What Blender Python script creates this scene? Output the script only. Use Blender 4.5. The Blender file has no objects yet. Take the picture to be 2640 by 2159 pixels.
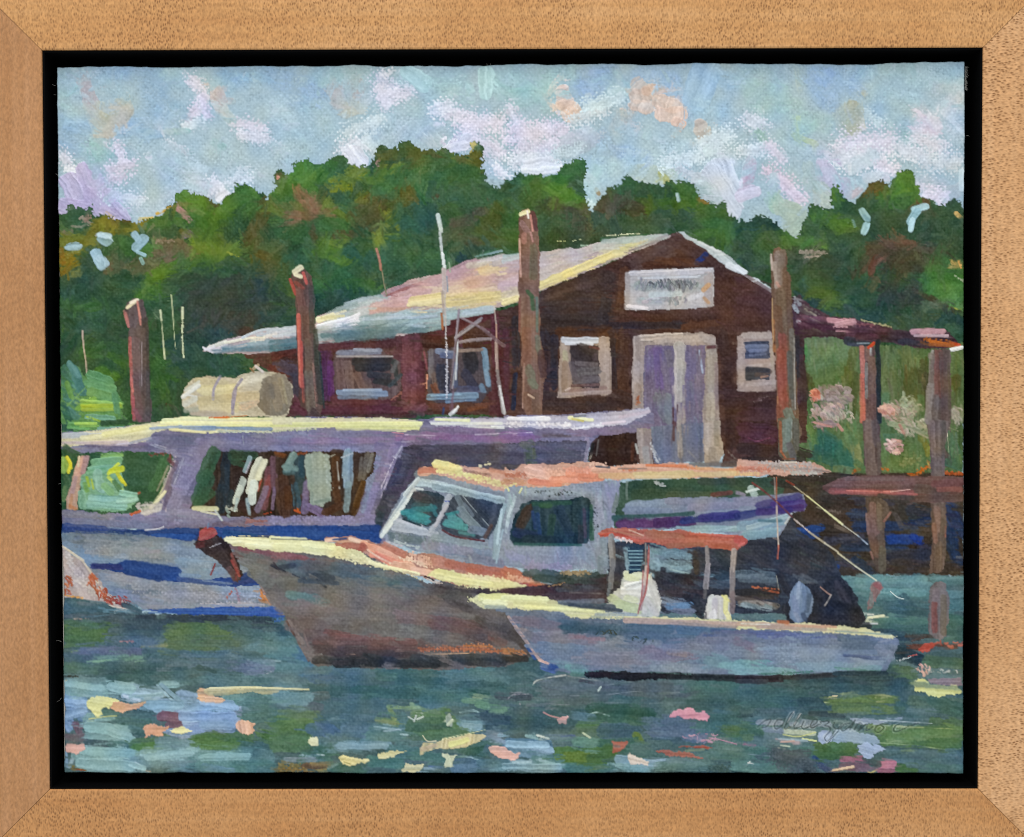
import bpy, math, random, time
import numpy as np
from mathutils import Matrix, Vector
_T0 = time.time()
SC = bpy.context.scene
COL = SC.collection

# ------------------------------------------------------------------ camera
SRC_W, SRC_H = 2640.0, 2159.0            # the proportions of the photograph
FOV = math.radians(46.0)
FOC = (SRC_W / 2) / math.tan(FOV / 2)
RX, RY, RZ = 0.02200688, -0.00398037, -0.0019009
CPOS = np.array([0.00170575, -0.47257323, 0.01155523])
OW, OH = 0.366624, 0.290454              # opening of the frame in metres
def _rot():
    cy, sy = math.cos(RY), math.sin(RY); cx, sx = math.cos(RX), math.sin(RX); cz, sz = math.cos(RZ), math.sin(RZ)
    A = np.array([[1, 0, 0], [0, 0, -1], [0, 1, 0]], float)
    Ry = np.array([[cy, 0, -sy], [0, 1, 0], [sy, 0, cy]])
    Rx = np.array([[1, 0, 0], [0, cx, -sx], [0, sx, cx]])
    Rz = np.array([[cz, -sz, 0], [sz, cz, 0], [0, 0, 1]])
    return Rz @ Rx @ Ry @ A
ROT = _rot()
cam_data = bpy.data.cameras.new('camera')
cam = bpy.data.objects.new('camera', cam_data); COL.objects.link(cam)
cam_data.sensor_fit = 'HORIZONTAL'; cam_data.sensor_width = 36.0
cam_data.lens = 18.0 / math.tan(FOV / 2)
cam_data.clip_start = 0.01; cam_data.clip_end = 50
cam.matrix_world = Matrix(((ROT[0][0], -ROT[1][0], -ROT[2][0], CPOS[0]),
                           (ROT[0][1], -ROT[1][1], -ROT[2][1], CPOS[1]),
                           (ROT[0][2], -ROT[1][2], -ROT[2][2], CPOS[2]),
                           (0, 0, 0, 1)))
SC.camera = cam

def on_plane(px, py, y0):
    """points (x, z) of the plane y = y0 for positions given in the proportions of the photograph"""
    d = np.stack([(px - SRC_W / 2) / FOC, (py - SRC_H / 2) / FOC, np.ones_like(px)], -1) @ ROT
    t = (y0 - CPOS[1]) / d[..., 1]
    return CPOS[0] + t * d[..., 0], CPOS[2] + t * d[..., 2]

# ------------------------------------------------------------------ light
w = bpy.data.worlds.new('World'); SC.world = w; w.use_nodes = True
w.node_tree.nodes['Background'].inputs[0].default_value = (0.93, 0.97, 1.0, 1)
w.node_tree.nodes['Background'].inputs[1].default_value = 0.80
def area(name, loc, target, size, power, colour):
    l = bpy.data.lights.new(name, 'AREA'); l.shape = 'RECTANGLE'; l.size, l.size_y = size
    l.energy = power; l.color = colour
    o = bpy.data.objects.new(name, l); COL.objects.link(o); o.location = loc
    o.rotation_euler = (Vector(target) - Vector(loc)).to_track_quat('-Z', 'Y').to_euler()
    return o
area('window_light', (-0.35, -0.75, 1.75), (0.03, 0, 0), (1.1, 0.7), 22.0, (1.0, 0.985, 0.96))
SC.view_settings.view_transform = 'Standard'; SC.view_settings.look = 'None'
SC.cycles.filter_width = 1.1
SC.view_settings.exposure = 0; SC.view_settings.gamma = 1

# ------------------------------------------------------------------ helpers
def mat(name, rough=0.5, spec=0.4):
    m = bpy.data.materials.new(name); m.use_nodes = True
    b = m.node_tree.nodes['Principled BSDF']
    b.inputs['Roughness'].default_value = rough
    b.inputs['Specular IOR Level'].default_value = spec
    return m, m.node_tree, b
def srgb(h):
    c = [int(h[i:i + 2], 16) / 255 for i in (0, 2, 4)]
    return [x / 12.92 if x <= .04045 else ((x + .055) / 1.055) ** 2.4 for x in c]
def node(nt, kind, **kw):
    n = nt.nodes.new(kind)
    for k, v in kw.items():
        if k in n.inputs: n.inputs[k].default_value = v
        else: setattr(n, k, v)
    return n
def new_obj(name, verts, faces, m, parent=None, smooth=False):
    me = bpy.data.meshes.new(name); me.from_pydata(verts, [], faces); me.update()
    if smooth: me.polygons.foreach_set('use_smooth', [True] * len(me.polygons))
    me.materials.append(m)
    o = bpy.data.objects.new(name, me); COL.objects.link(o)
    if parent: o.parent = parent
    return o
def thing(name, label, cat, loc=(0, 0, 0)):
    o = bpy.data.objects.new(name, None); COL.objects.link(o); o.location = loc
    o.empty_display_size = .02
    o['label'] = label; o['category'] = cat
    return o

# ------------------------------------------------------------------ wall behind
mw, nt, b = mat('wall_paint', .8, .2)
nz = node(nt, 'ShaderNodeTexNoise', Scale=160.0, Detail=6.0)
rp = nt.nodes.new('ShaderNodeValToRGB')
rp.color_ramp.elements[0].color = (*srgb('a9a6a0'), 1); rp.color_ramp.elements[1].color = (*srgb('b8b5ae'), 1)
bp = node(nt, 'ShaderNodeBump', Strength=.25, Distance=.0006)
tc = nt.nodes.new('ShaderNodeTexCoord')
nt.links.new(tc.outputs['Object'], nz.inputs['Vector'])
nt.links.new(nz.outputs[0], rp.inputs[0]); nt.links.new(rp.outputs[0], b.inputs['Base Color'])
nt.links.new(nz.outputs[0], bp.inputs['Height']); nt.links.new(bp.outputs[0], b.inputs['Normal'])
wall = new_obj('wall', [(-2, .045, -1.6), (2, .045, -1.6), (2, .045, 1.6), (-2, .045, 1.6),
                        (-2, .12, -1.6), (2, .12, -1.6), (2, .12, 1.6), (-2, .12, 1.6)],
               [(0, 1, 2, 3), (5, 4, 7, 6), (0, 4, 5, 1), (3, 2, 6, 7), (0, 3, 7, 4), (1, 5, 6, 2)], mw)
wall['kind'] = 'structure'

# ------------------------------------------------------------------ picture frame
def wood(name, base, dark, pale, fleck, fleck_scale, seed, stretch):
    m, nt, b = mat(name, .48, .35)
    L = nt.links.new
    tc = nt.nodes.new('ShaderNodeTexCoord')
    mp = node(nt, 'ShaderNodeMapping'); mp.inputs['Location'].default_value = (seed, seed * .7, seed * 1.3)
    L(tc.outputs['Object'], mp.inputs['Vector'])
    # long grain: the rail's own x runs along its length
    g = node(nt, 'ShaderNodeMapping'); g.inputs['Scale'].default_value = (5, 60, 300)
    L(mp.outputs[0], g.inputs['Vector'])
    n1 = node(nt, 'ShaderNodeTexNoise', Scale=1.0, Detail=5.0, Roughness=.6); L(g.outputs[0], n1.inputs['Vector'])
    n2 = node(nt, 'ShaderNodeTexNoise', Scale=26.0, Detail=3.0); L(mp.outputs[0], n2.inputs['Vector'])
    r1 = nt.nodes.new('ShaderNodeValToRGB'); e = r1.color_ramp.elements
    e[0].position = .3; e[0].color = (*srgb(dark), 1); e[1].position = .72; e[1].color = (*srgb(pale), 1)
    em = e.new(.5); em.color = (*srgb(base), 1)
    ad = node(nt, 'ShaderNodeMath', operation='MULTIPLY_ADD'); ad.inputs[1].default_value = .45
    L(n2.outputs[0], ad.inputs[0]); 
    h = node(nt, 'ShaderNodeMath', operation='MULTIPLY'); h.inputs[1].default_value = .55; L(n1.outputs[0], h.inputs[0])
    L(h.outputs[0], ad.inputs[2]); L(ad.outputs[0], r1.inputs[0])
    # ray flecks: small dark lens shapes
    w1 = node(nt, 'ShaderNodeTexNoise', Scale=180.0, Detail=1.0); L(mp.outputs[0], w1.inputs['Vector'])
    ms = node(nt, 'ShaderNodeMapping'); ms.inputs['Scale'].default_value = (stretch[0], 1, stretch[1])
    ms.inputs['Rotation'].default_value = (0, stretch[2], 0)
    sub = node(nt, 'ShaderNodeVectorMath', operation='SCALE'); sub.inputs['Scale'].default_value = .0016
    L(w1.outputs['Color'], sub.inputs[0])
    av = node(nt, 'ShaderNodeVectorMath', operation='ADD'); L(mp.outputs[0], av.inputs[0]); L(sub.outputs[0], av.inputs[1])
    L(av.outputs[0], ms.inputs['Vector'])
    sp = nt.nodes.new('ShaderNodeSeparateXYZ'); cb = nt.nodes.new('ShaderNodeCombineXYZ'); L(ms.outputs[0], sp.inputs[0])
    L(sp.outputs[0], cb.inputs[0]); L(sp.outputs[2], cb.inputs[1])
    vo = node(nt, 'ShaderNodeTexVoronoi', voronoi_dimensions='2D', Scale=fleck_scale, Randomness=.85); L(cb.outputs[0], vo.inputs['Vector'])
    fl = node(nt, 'ShaderNodeMapRange'); fl.inputs['From Min'].default_value = .12; fl.inputs['From Max'].default_value = .56
    fl.inputs['To Min'].default_value = 1; fl.inputs['To Max'].default_value = 0; L(vo.outputs['Distance'], fl.inputs['Value'])
    sz = node(nt, 'ShaderNodeSeparateColor'); L(vo.outputs['Color'], sz.inputs[0])
    md = node(nt, 'ShaderNodeMath', operation='MULTIPLY'); L(fl.outputs[0], md.inputs[0]); L(sz.outputs[0], md.inputs[1])
    pm = node(nt, 'ShaderNodeTexNoise', Scale=34.0, Detail=2.0); L(mp.outputs[0], pm.inputs['Vector'])
    pr = node(nt, 'ShaderNodeMapRange'); pr.inputs['From Min'].default_value = .36; pr.inputs['From Max'].default_value = .62
    pr.inputs['To Min'].default_value = .5
    L(pm.outputs[0], pr.inputs['Value'])
    m2 = node(nt, 'ShaderNodeMath', operation='MULTIPLY'); L(md.outputs[0], m2.inputs[0]); L(pr.outputs[0], m2.inputs[1])
    m3 = node(nt, 'ShaderNodeMath', operation='MULTIPLY'); m3.inputs[1].default_value = fleck; L(m2.outputs[0], m3.inputs[0])
    m3.use_clamp = True
    # fine pale/dark shimmer between the flecks
    w2 = node(nt, 'ShaderNodeTexNoise', Scale=1300.0, Detail=2.0); L(ms.outputs[0], w2.inputs['Vector'])
    r2 = node(nt, 'ShaderNodeMapRange'); r2.inputs['From Min'].default_value = .3; r2.inputs['From Max'].default_value = .7
    r2.inputs['To Min'].default_value = .82; r2.inputs['To Max'].default_value = 1.17; L(w2.outputs[0], r2.inputs['Value'])
    hs = node(nt, 'ShaderNodeVectorMath', operation='SCALE'); L(r1.outputs[0], hs.inputs[0]); L(r2.outputs[0], hs.inputs['Scale'])
    mx = node(nt, 'ShaderNodeMix', data_type='RGBA'); L(m3.outputs[0], mx.inputs[0])
    L(hs.outputs[0], mx.inputs[6]); mx.inputs[7].default_value = (*srgb('8c5d33'), 1)
    L(mx.outputs[2], b.inputs['Base Color'])
    bp = node(nt, 'ShaderNodeBump', Strength=.35, Distance=.0002, invert=True)
    L(m3.outputs[0], bp.inputs['Height'])
    bp2 = node(nt, 'ShaderNodeBump', Strength=.2, Distance=.0002); L(w2.outputs[0], bp2.inputs['Height']); L(bp.outputs[0], bp2.inputs['Normal'])
    L(bp2.outputs[0], b.inputs['Normal'])
    return m

frame = thing('picture_frame', 'maple wood floater frame with black inner channel around the harbour painting', 'picture frame', (0, .04, 0))
RW, RD = .026, .038          # rail width and depth; the face lies at y = 0
def rail(L_in, m, rot, shift, name='frame_rail'):
    """mitred rail along local x, inner edge at local z = 0, growing to +z"""
    bv = .0006; h0 = L_in / 2; g = .00011       # g: hairline gap at the mitre
    prof = [(0, .0), (bv * .3, -bv * .0), ]
    prof = [(0.0, RD), (0.0, bv), (bv * .3, bv * .3), (bv, 0.0), (RW - 2 * bv, 0.0), (RW - .6 * bv, .6 * bv), (RW, 2 * bv), (RW, RD)]
    V = []; F = []; n = 9
    for k in range(n + 1):
        s = -1 + 2 * k / n
        for z, y in prof:
            V.append((s * (h0 + z - g), y, z))
    P = len(prof)
    for k in range(n):
        for j in range(P):
            a = k * P + j; c = k * P + (j + 1) % P
            F.append((a, c, c + P, a + P))
    F.append(tuple(range(P))); F.append(tuple(reversed(range(n * P, n * P + P))))
    o = new_obj(name, V, F, m, frame)
    o.rotation_euler = (0, rot, 0); o.location = (shift[0], -.04, shift[1])
    return o
rails = [
    (OW, wood('maple_top', 'd0995f', 'c58c54', 'daa66f', 1.15, 1250, .13, (1.0, .5, .35)), 0, (0, OH / 2), 'speckled upper rail'),
    (OH, wood('maple_right', 'daa673', 'ce9864', 'e3b282', 1.2, 1200, .57, (1.0, .5, .3)), math.pi / 2, (OW / 2, 0), 'paler right rail'),
    (OW, wood('maple_bottom', 'ca9159', 'be834c', 'd49e68', 1.1, 1300, .91, (1.0, .5, -.3)), math.pi, (0, -OH / 2), 'reddish lower rail'),
    (OH, wood('maple_left', 'b88456', 'ad784a', 'c28f64', .35, 1000, .33, (.5, 1.0, .5)), -math.pi / 2, (-OW / 2, 0), 'plain darker left rail'),
]
for L_in, m, rot, sh, lab in rails:
    o = rail(L_in, m, rot, sh); o['label'] = lab
mb, nt, b = mat('black_paint', .7, .05); b.inputs['Base Color'].default_value = (.0012, .0012, .0014, 1)
nz = node(nt, 'ShaderNodeTexNoise', Scale=300.0, Detail=4.0); bp = node(nt, 'ShaderNodeBump', Strength=.15, Distance=.0003)
nt.links.new(nz.outputs[0], bp.inputs['Height']); nt.links.new(bp.outputs[0], b.inputs['Normal'])
# black strips that line the inner faces, 0.7 mm below the face, and the black tray behind
T = .0008
def box(name, x0, x1, y0, y1, z0, z1, m, parent):
    c = (0, .04, 0)
    V = [(x - c[0], y - c[1], z - c[2]) for x in (x0, x1) for y in (y0, y1) for z in (z0, z1)]
    return new_obj(name, V, [(0, 1, 3, 2), (4, 6, 7, 5), (0, 4, 5, 1), (2, 3, 7, 6), (0, 2, 6, 4), (1, 5, 7, 3)], m, parent)
x, z = OW / 2 - .00004, OH / 2 - .00004
box('black_lining', -x, x, .0007, .024, z - T, z, mb, frame)
box('black_lining', -x, x, .0007, .024, -z, -z + T, mb, frame)
box('black_lining', -x, -x + T, .0007, .024, -z + T, z - T, mb, frame)
box('black_lining', x - T, x, .0007, .024, -z + T, z - T, mb, frame)
box('black_tray', -x, x, .0245, .028, -z, z, mb, frame)
# a step in the tray, under the panel's edge
for a in ((-x + T, x - T, z - .0042, z - T), (-x + T, x - T, -z + T, -z + .0042),
          (-x + T, -x + .0042, -z + .0042, z - .0042), (x - .0042, x - T, -z + .0042, z - .0042)):
    box('tray_step', a[0], a[1], .019, .0245, a[2], a[3], mb, frame)

# ------------------------------------------------------------------ the paint data
# T c r: tile (600 x 490) the numbers are counted in, |c,r the same inside a line;
# P polygon, others strokes: colour, kind + width, points
DATA = r'''
@sky
T 0 0
8fb3d0 b30 20 30 60 26 110 30
a6c6c6 b14 20 30 24 48
9cc4c6 b12 20 46 34 42
93b8cd b18 60 36 80 50
8db0cd b34 105 50 124 70
8fb2d2 b30 75 75 110 78
9fc4cc b22 25 62 30 70
8eb2cd b26 22 76 45 84
8fb1cf b18 18 92 34 98
a9bcc4 w13 46 58 52 74 58 88
b4adb3 w13 40 32 44 46 50 58
b0acb4 w12 45 44 48 56
b7b8ac w14 56 62 72 58
bab8a6 w16 60 68 66 76 78 62
b9b6a8 w10 62 82 72 74 82 62
c2b9ab w8 64 84 74 76
98c4c4 b14 52 92 64 96
86bdb9 b14 50 104 64 102
98c8c4 b12 40 98 50 104
a7c8cf b20 120 36 140 34
a9ccd0 b14 112 28 130 26
8eb5d2 b26 170 30 205 30
9bc0ce b20 150 38 172 40
d9d6e3 d18 140 34 150 50 144 62
d9d2e3 d16 142 60 136 76
d4cfe2 d14 150 50 154 66
cad8e2 d12 132 78 148 72
8db4cc b14 126 60 132 66
90c0c4 w6 120 82 136 81
8ab2d2 w8 92 84 112 82
c0b2ae w12 162 46 166 60
c0b4ac w8 160 52 175 54
b7c0b0 w10 170 64 176 72
d8d3e2 d20 182 74 202 78
cfd2e0 d18 186 84 206 88
b0c8d2 b24 150 80 170 92
98c2c6 w7 160 92 168 96
8cbcc0 w6 136 98 140 100
c6cfdc d16 120 94 134 100
a6c2cf b30 90 94 120 104
d5d2e2 d16 72 94 78 112
cfcbe0 d20 66 116 84 112
d2cce0 d16 64 126 76 122
aec4d6 b34 110 112 140 120
a9c3d0 b40 150 110 180 116
b8cede b26 170 122 200 120
a5aed2 b14 50 118 56 134
d6d8e6 d16 22 102 30 116
e6e8ee d8 26 116 42 112
b9aed2 i20 30 128 38 144
b6a8ce i16 24 150 44 154
bdb2d6 i12 40 116 48 136
b2a6cc i14 48 140 60 156
c4b8da i10 60 154 78 160
bcb0d4 i10 70 150 78 158
cfd8e6 d20 64 140 92 144
c6d6e2 b24 84 150 104 152
b0bcd8 b20 56 126 66 140
b4aed2 b16 146 130 158 136
d8dcec d20 160 128 172 140
dce0ee i7 164 142 170 138
c8d4e4 b26 120 142 150 134
cfdcea d16 176 128 190 124
e2b848 t3 62 156 68 160
d9a93c t3 108 156 118 152
e0bc50 t3 92 161 104 160
T 1 0
8fb3d6 b30 6 34 30 40
8cb0d8 b22 32 40 44 46
90b4d6 b16 20 52 30 56
9cc4cc b22 44 30 60 28
a2c8cc b18 52 34 90 30
bcb4b0 w18 60 44 76 40
b4b2b0 w16 62 54 74 56
b8bcae w14 66 62 80 58
a9bfc8 w10 84 40 86 54
b0ccd8 b30 6 60 16 70
9fc2d0 b34 40 66 50 84
a3c4cf b34 20 90 30 100
b4cfde b24 4 96 10 108
a9c8d0 b26 90 66 104 62
cbcfe2 d24 100 34 112 44
d8d6e4 d26 104 50 122 46
d6d4e2 d16 98 42 104 58
e2e2ea d10 100 30 110 27
b4d0d4 b22 120 30 138 34
aed2d6 i14 124 26 140 38
a4cdcb b24 150 36 170 34
9cc8c6 b20 200 34 211 44
b6dcdf i12 196 26 196 46
b2d8da w10 180 40 182 52
a8cac8 b20 150 50 170 50
9fbfc8 b20 130 58 146 60
adc6d2 b36 110 76 150 78
b4c8d4 b26 90 86 100 100
c8d8de d20 70 82 96 72
dfe2ec d24 66 96 78 92
e4e4ee i14 70 106 80 112
dcdeea i14 76 100 82 108
c2d2da b16 86 92 92 98
a9bfd0 b24 128 78 150 82
b0c4d2 b26 120 90 150 92
d4d2e2 d24 160 64 180 70
dcd6e6 d30 178 76 206 74
d8d4e6 d30 184 90 206 98
d9dce6 d20 150 62 160 58
cfd2e4 i10 164 96 178 88
b0a8c6 t3 168 92 172 84
b8b2cc t3 164 92 168 86
dfe0ee i8 160 98 176 94
b8c6dc b20 196 104 202 112
a5c4dc b18 196 118 204 116
e0e2f0 d16 206 116 212 120
T 2 0
9cc6c8 b36 6 34 30 42
94c2bf b26 10 50 40 44
a0c6c6 b26 40 30 60 28
a4c2c4 b20 40 60 60 64
8eb1de b30 76 34 96 32
8aaee0 b22 74 44 78 52
96b6da b20 96 30 104 40
9bc0cc b22 106 44 100 34
a2c6c8 b18 100 44 112 44
96b6dc b26 126 28 140 30
92b4dc b22 154 36 160 52
90b2d6 b20 158 50 168 62
9ec0da i26 184 26 176 50
9ac0da b22 196 30 206 34
a6c8d6 b26 180 60 196 62
e0c6b8 p14 54 46 60 66
e6c6b0 p13 55 58 64 63
b6c2bc w8 50 46 58 48
d2d2e0 d22 6 62 16 80
d8d0e2 d34 10 84 50 80
d8d4e6 d34 16 98 54 92
d6dce6 d24 10 108 40 106
e0e4ee i14 22 114 46 112
cdd8de d24 66 70 90 60
c6dbe2 d20 76 58 106 50
b4bfcc w22 62 92 74 88
b8ccd6 d20 50 102 66 100
92b2d6 b18 90 84 96 96
9fc0d4 b20 84 110 90 100
88a8d4 b16 106 100 130 106
8aacd8 w8 116 104 128 104
aec6cc b24 110 78 140 86
b8bcba b18 108 66 104 76
c2bcb4 b12 116 64 112 72
d2c2b4 p13 121 38 130 46
dac2b2 p13 120 50 130 48
dcc2b0 p12 121 58 130 60
dcbaa4 p10 130 44 134 42
d6c0ae w16 142 46 148 52
e2c6b4 p13 142 54 156 58
e8c8b6 p14 144 66 160 66
e2c0ae p8 156 72 162 74
eabaa2 t5 158 82 164 72
c8bcb0 t4 154 86 158 80
c8b6a8 p12 179 76 181 86
e0b894 t3 187 78 188 86
b8ccd4 b30 180 96 200 80
b4ccd2 b24 150 96 165 92
cfe0e8 d26 184 92 204 84
c2dde4 b30 120 108 160 112
b8d6da b24 84 124 100 116
b4d2d6 w16 78 114 82 124
b0c0b4 w16 120 118 150 122
b4b86e w7 143 120 148 126
cfe0e8 d22 150 108 176 104
d4dee8 b26 190 100 204 110
d2dcec i28 196 120 204 140
cdd6e4 i24 190 124 206 150
a6bcbe w16 178 130 190 142
c2ccd4 d14 160 116 176 122
b4d4d8 w12 76 130 80 144
c8e0e0 d8 78 146 81 150
9a8560 t4 84 134 86 138
T 3 0
a0c4c8 b34 10 30 34 34
a2bcd0 b16 42 26 46 32
b2c4bc b18 56 28 58 38
a0c4c0 b24 14 44 40 46
9fc6c4 b28 20 60 50 60
8fb2da b30 74 34 84 46
8db0da b22 76 30 88 24
92b4da b18 100 36 112 46
93b4dc b14 80 56 88 60
94b8d8 b20 100 30 118 28
9ec2cc b36 130 26 160 28
a6c8cc b34 170 30 200 36
a4c4cc b30 130 50 160 56
b4c6cc b26 180 44 200 52
b4b69c w16 106 60 108 78
b2b6a0 b20 96 66 104 82
a8c8c4 b24 60 70 80 74
9cc8c0 b20 56 80 66 74
b0c69c w5 52 84 72 92
a6c2c4 b24 140 70 150 88
9cc2c2 b20 150 84 158 92
a6c6c8 b22 44 84 54 98
c4d8dc d14 118 64 130 74
d0d8e4 d24 10 70 22 76
98bcb4 d14 20 82 26 92
cbd8e2 d20 6 100 30 96
d6d0e0 d18 30 96 40 106
dcd6e6 d40 100 96 136 92
d8dce6 d30 94 106 130 106
c2d2dc w16 106 112 122 104
b6a8cc t4 88 104 96 112
b4c8d2 b20 56 104 70 98
a8c2cc b20 48 96 60 102
c8ccdc b16 74 96 90 104
e2dce8 d20 130 112 144 116
d2d6de d24 150 98 172 104
d8c6ce b16 166 60 176 70
dccfdc w18 166 74 178 76
d8d8e4 d24 164 86 186 96
d0d8de d28 174 110 200 110
d4dce4 b28 190 66 204 80
d0d4da b24 194 60 204 44
d6d0e0 b20 168 130 186 134
dcd4e6 d18 174 140 186 144
b8c6ce w14 190 140 202 134
c6dae2 i5 205 118 205 134
cfb4ca w12 12 110 8 128
c8a6be t3 14 108 9 124
c8a8c2 t4 17 110 13 126
d8d2e6 i12 4 140 16 136
d4c6dc d24 30 118 44 126
d8cce0 d24 44 130 56 142
b4c8e0 w8 34 122 36 136
9cc4ae w14 32 142 38 150
a8bcae w20 46 154 56 160 50 170
b4c0b4 w18 76 130 78 146
a6bec0 w12 64 114 66 130
c4bcd4 w12 78 112 92 130
bcb6cc w16 94 132 104 132
c4b8be w8 104 140 112 134
c4ccd6 w12 120 124 134 124
@trees clip
P 38583a r3 a80 |0,0 12 156 24 159 30 150 38 149 48 151 52 160 60 156 72 161 82 163 96 160 110 155 122 149 130 140 138 136 150 139 160 146 168 147 174 138 182 129 190 128 198 132 204 138 211 140 |1,0 2 137 6 128 0 126 8 118 16 121 24 112 32 106 44 110 56 107 66 104 70 116 82 114 90 108 96 98 104 97 112 100 120 90 128 90 140 98 158 98 172 102 180 102 178 94 184 91 193 98 192 116 195 121 194 126 202 131 212 126 |2,0 4 124 14 118 20 122 40 124 50 120 52 110 60 107 68 105 74 114 73 132 77 148 82 150 88 140 96 134 104 130 107 120 114 120 120 126 140 129 160 124 170 124 176 132 174 138 182 146 190 150 200 146 206 156 212 160 |3,0 10 162 24 157 32 160 38 170 54 178 66 160 66 150 86 150 86 128 94 132 100 142 108 146 114 138 122 130 132 124 138 132 146 122 150 116 158 116 164 130 172 140 180 147 190 146 200 142 212 150 |3,1 212 174 |0,2 12 30 |0,1 12 0
T 0 0
3f6a3c w20 20 165 40 155
335440 w16 24 160 44 158
8a7f72 d6 40 160 46 164
9a8478 d5 42 163 47 159
7a7220 w14 54 168 76 166
86812a w12 62 164 90 168
4d4420 w8 70 162 82 164
837a28 w12 90 165 118 158
c79a3c t3 118 151 124 149
3c6a38 w14 104 168 124 160
4f7a2c w16 130 144 150 146
5c8a34 w12 132 140 148 144
477028 w20 136 160 164 150
4d4030 w8 156 142 164 148
c48a98 w5 128 152 134 157
b08478 w4 136 156 142 152
7d7f50 w5 128 147 134 148
4e7c30 w20 170 150 192 136
426f34 w18 190 148 206 150
57522a w14 196 170 208 148
4f7626 w18 150 164 172 160
6f6426 w6 130 172 150 172
97807a w5 24 173 30 172
T 1 0
6a5a44 w8 6 122 8 134
c09088 d5 6 122 8 128
4a7c34 w20 10 140 30 118
457a38 w18 26 116 44 112
3c6c3c w18 44 116 60 112
385c3c w12 60 106 66 114
507e34 w16 46 124 36 136
3f6c38 w20 10 150 24 140
6e7038 w12 10 152 24 148
8a6a50 w12 24 138 40 150
8f6b54 w16 36 148 50 150
84644c w14 22 158 40 158
a0736a w9 16 164 24 160
6c7a34 w8 2 150 12 158
8e9a2c w5 54 126 68 124
9aa422 w4 54 131 70 130
86911f w5 55 135 69 134
6f8428 w10 74 121 88 124
7d8d2e w10 78 116 100 122
8a962c w8 102 116 120 114
5f7c2e w12 50 146 62 156
8b9a30 w5 78 145 88 138
3d6848 w12 66 148 76 152
8e7a78 d6 100 100 96 112
a08a88 d4 98 108 96 118
5c6030 w10 98 104 112 104
4a5e2c w14 116 100 136 96
535a2c w14 130 104 150 100
5c5230 w10 140 106 158 108
4f5420 w9 182 100 190 114
57581e w8 186 98 190 108
d8cc84 t3 182 92 187 94
8c8f30 w5 164 102 166 107
7c7c30 w5 170 106 184 112
3e6c3a w24 100 126 150 120
396640 w24 120 140 180 126
33584a w24 150 136 200 132
3a6438 w26 150 112 180 118
51502a w18 92 142 76 158
4f4c26 w16 112 140 92 164
5a5a26 w16 122 134 124 150
7f8c30 w5 104 156 116 170
748430 w6 108 152 106 166
3a6a48 w12 96 136 108 138
335e50 w20 120 160 140 150
2f5448 w24 140 165 148 150
3b5c30 w14 160 150 168 160
5a4838 w4 148 142 152 140
8a5a50 t4 198 142 200 147
5c5648 w14 170 170 190 154
4a5422 w16 196 170 208 152
3b6040 w20 176 140 205 140
325c34 w16 10 170 30 172
3b6a3a w18 50 166 66 170
T 2 0
6b4a24 d6 0 124 6 120
a48258 d5 6 118 14 116
2f5a44 w14 10 124 22 126
3a6b34 w18 26 128 50 126
3c6c34 w16 52 120 60 108
3a6636 w14 60 118 70 110
4a7c2e w14 30 136 56 138
507f2e w14 44 134 66 146
43602e w20 6 150 30 134
4c4436 w14 44 146 66 158
524a3c w18 80 150 110 140
48402e w18 110 150 132 156
345c3c w18 104 128 120 134
2f5238 w18 130 134 166 130
4e7426 w14 134 150 170 146
3e6c32 w16 160 134 172 142
2c4c40 w14 140 160 166 158
8a6e34 w6 178 142 184 146
3d6630 w20 180 156 196 160
33643a w16 188 166 208 170
3a5a3c w24 20 160 60 166
4b4438 w18 70 166 100 162
345048 w16 90 168 120 170
38523a w16 110 166 140 164
304f48 w14 84 162 96 166
3f6a2c w20 10 162 14 172
T 3 0
5c6a2e d8 10 158 24 156
2a4c48 w14 4 164 24 164
1f4040 w10 26 166 34 168
3f6f30 w12 90 150 96 140
568028 w8 88 132 92 142
34583a w12 96 140 104 148
5d4f2a w16 118 136 130 130
6a5a2c w12 112 142 128 140
4d7e2c w14 134 142 146 130
5b8a2c w12 150 124 158 134
74983a w7 152 138 164 134
3f6e34 w18 130 150 160 146
6c4a2c w9 168 142 172 150
2f5838 w18 70 154 90 160
4a742c w14 76 160 100 166
2d4f3c w20 100 150 124 152
37503c w24 130 166 160 160
365036 w22 180 158 200 150
e0b870 t4 200 156 204 160
2f4c3a w20 176 170 204 168
T 0 1
7e7e22 w16 24 10 48 14
86802a w14 36 16 50 4
8f7a20 w12 22 24 34 26
94651c w5 20 16 22 28
827826 w10 24 34 36 32
335444 w16 44 26 50 20
3a6038 w14 66 10 80 8
9aa09a d3 52 2 60 4
305044 w20 20 46 40 38
2d4c40 w26 26 56 60 46
54583a w12 66 26 74 34
665c42 w10 62 34 72 32
32533c w20 74 44 84 30
36602f w16 84 14 100 20
4d7c30 w18 100 20 110 30
5c5840 w16 96 30 120 24
7a6a4c w16 112 10 130 14
74644a w16 120 20 140 20
8a7c68 d5 108 8 122 8
96829a w7 132 3 138 1
5d7e2c w18 146 8 160 4
8aa034 w4 140 10 148 4
648030 w18 150 16 176 18
4d742e w16 130 26 170 28
87983c d3 172 18 182 22
57522c w20 194 8 204 20
54542a w14 200 24 204 40
3d5c38 w12 176 26 190 28
60842a w12 90 52 110 38
56802c w12 104 40 124 32
457430 w14 92 56 122 52
2f5038 w30 40 64 76 50
3e6a36 w14 22 64 50 70
2f4e3e w30 130 50 180 40
3a4034 w34 150 60 190 50
37413c w34 140 74 200 70
3c3c34 w26 160 84 190 80
2c4648 w16 140 88 170 90
32524a w14 190 34 200 40
34484a w12 200 46 206 60
4a3428 w8 182 88 192 92
2f5240 w16 80 40 90 44
3f6c34 w10 24 84 50 74
2f5444 w16 44 80 60 78
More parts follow.
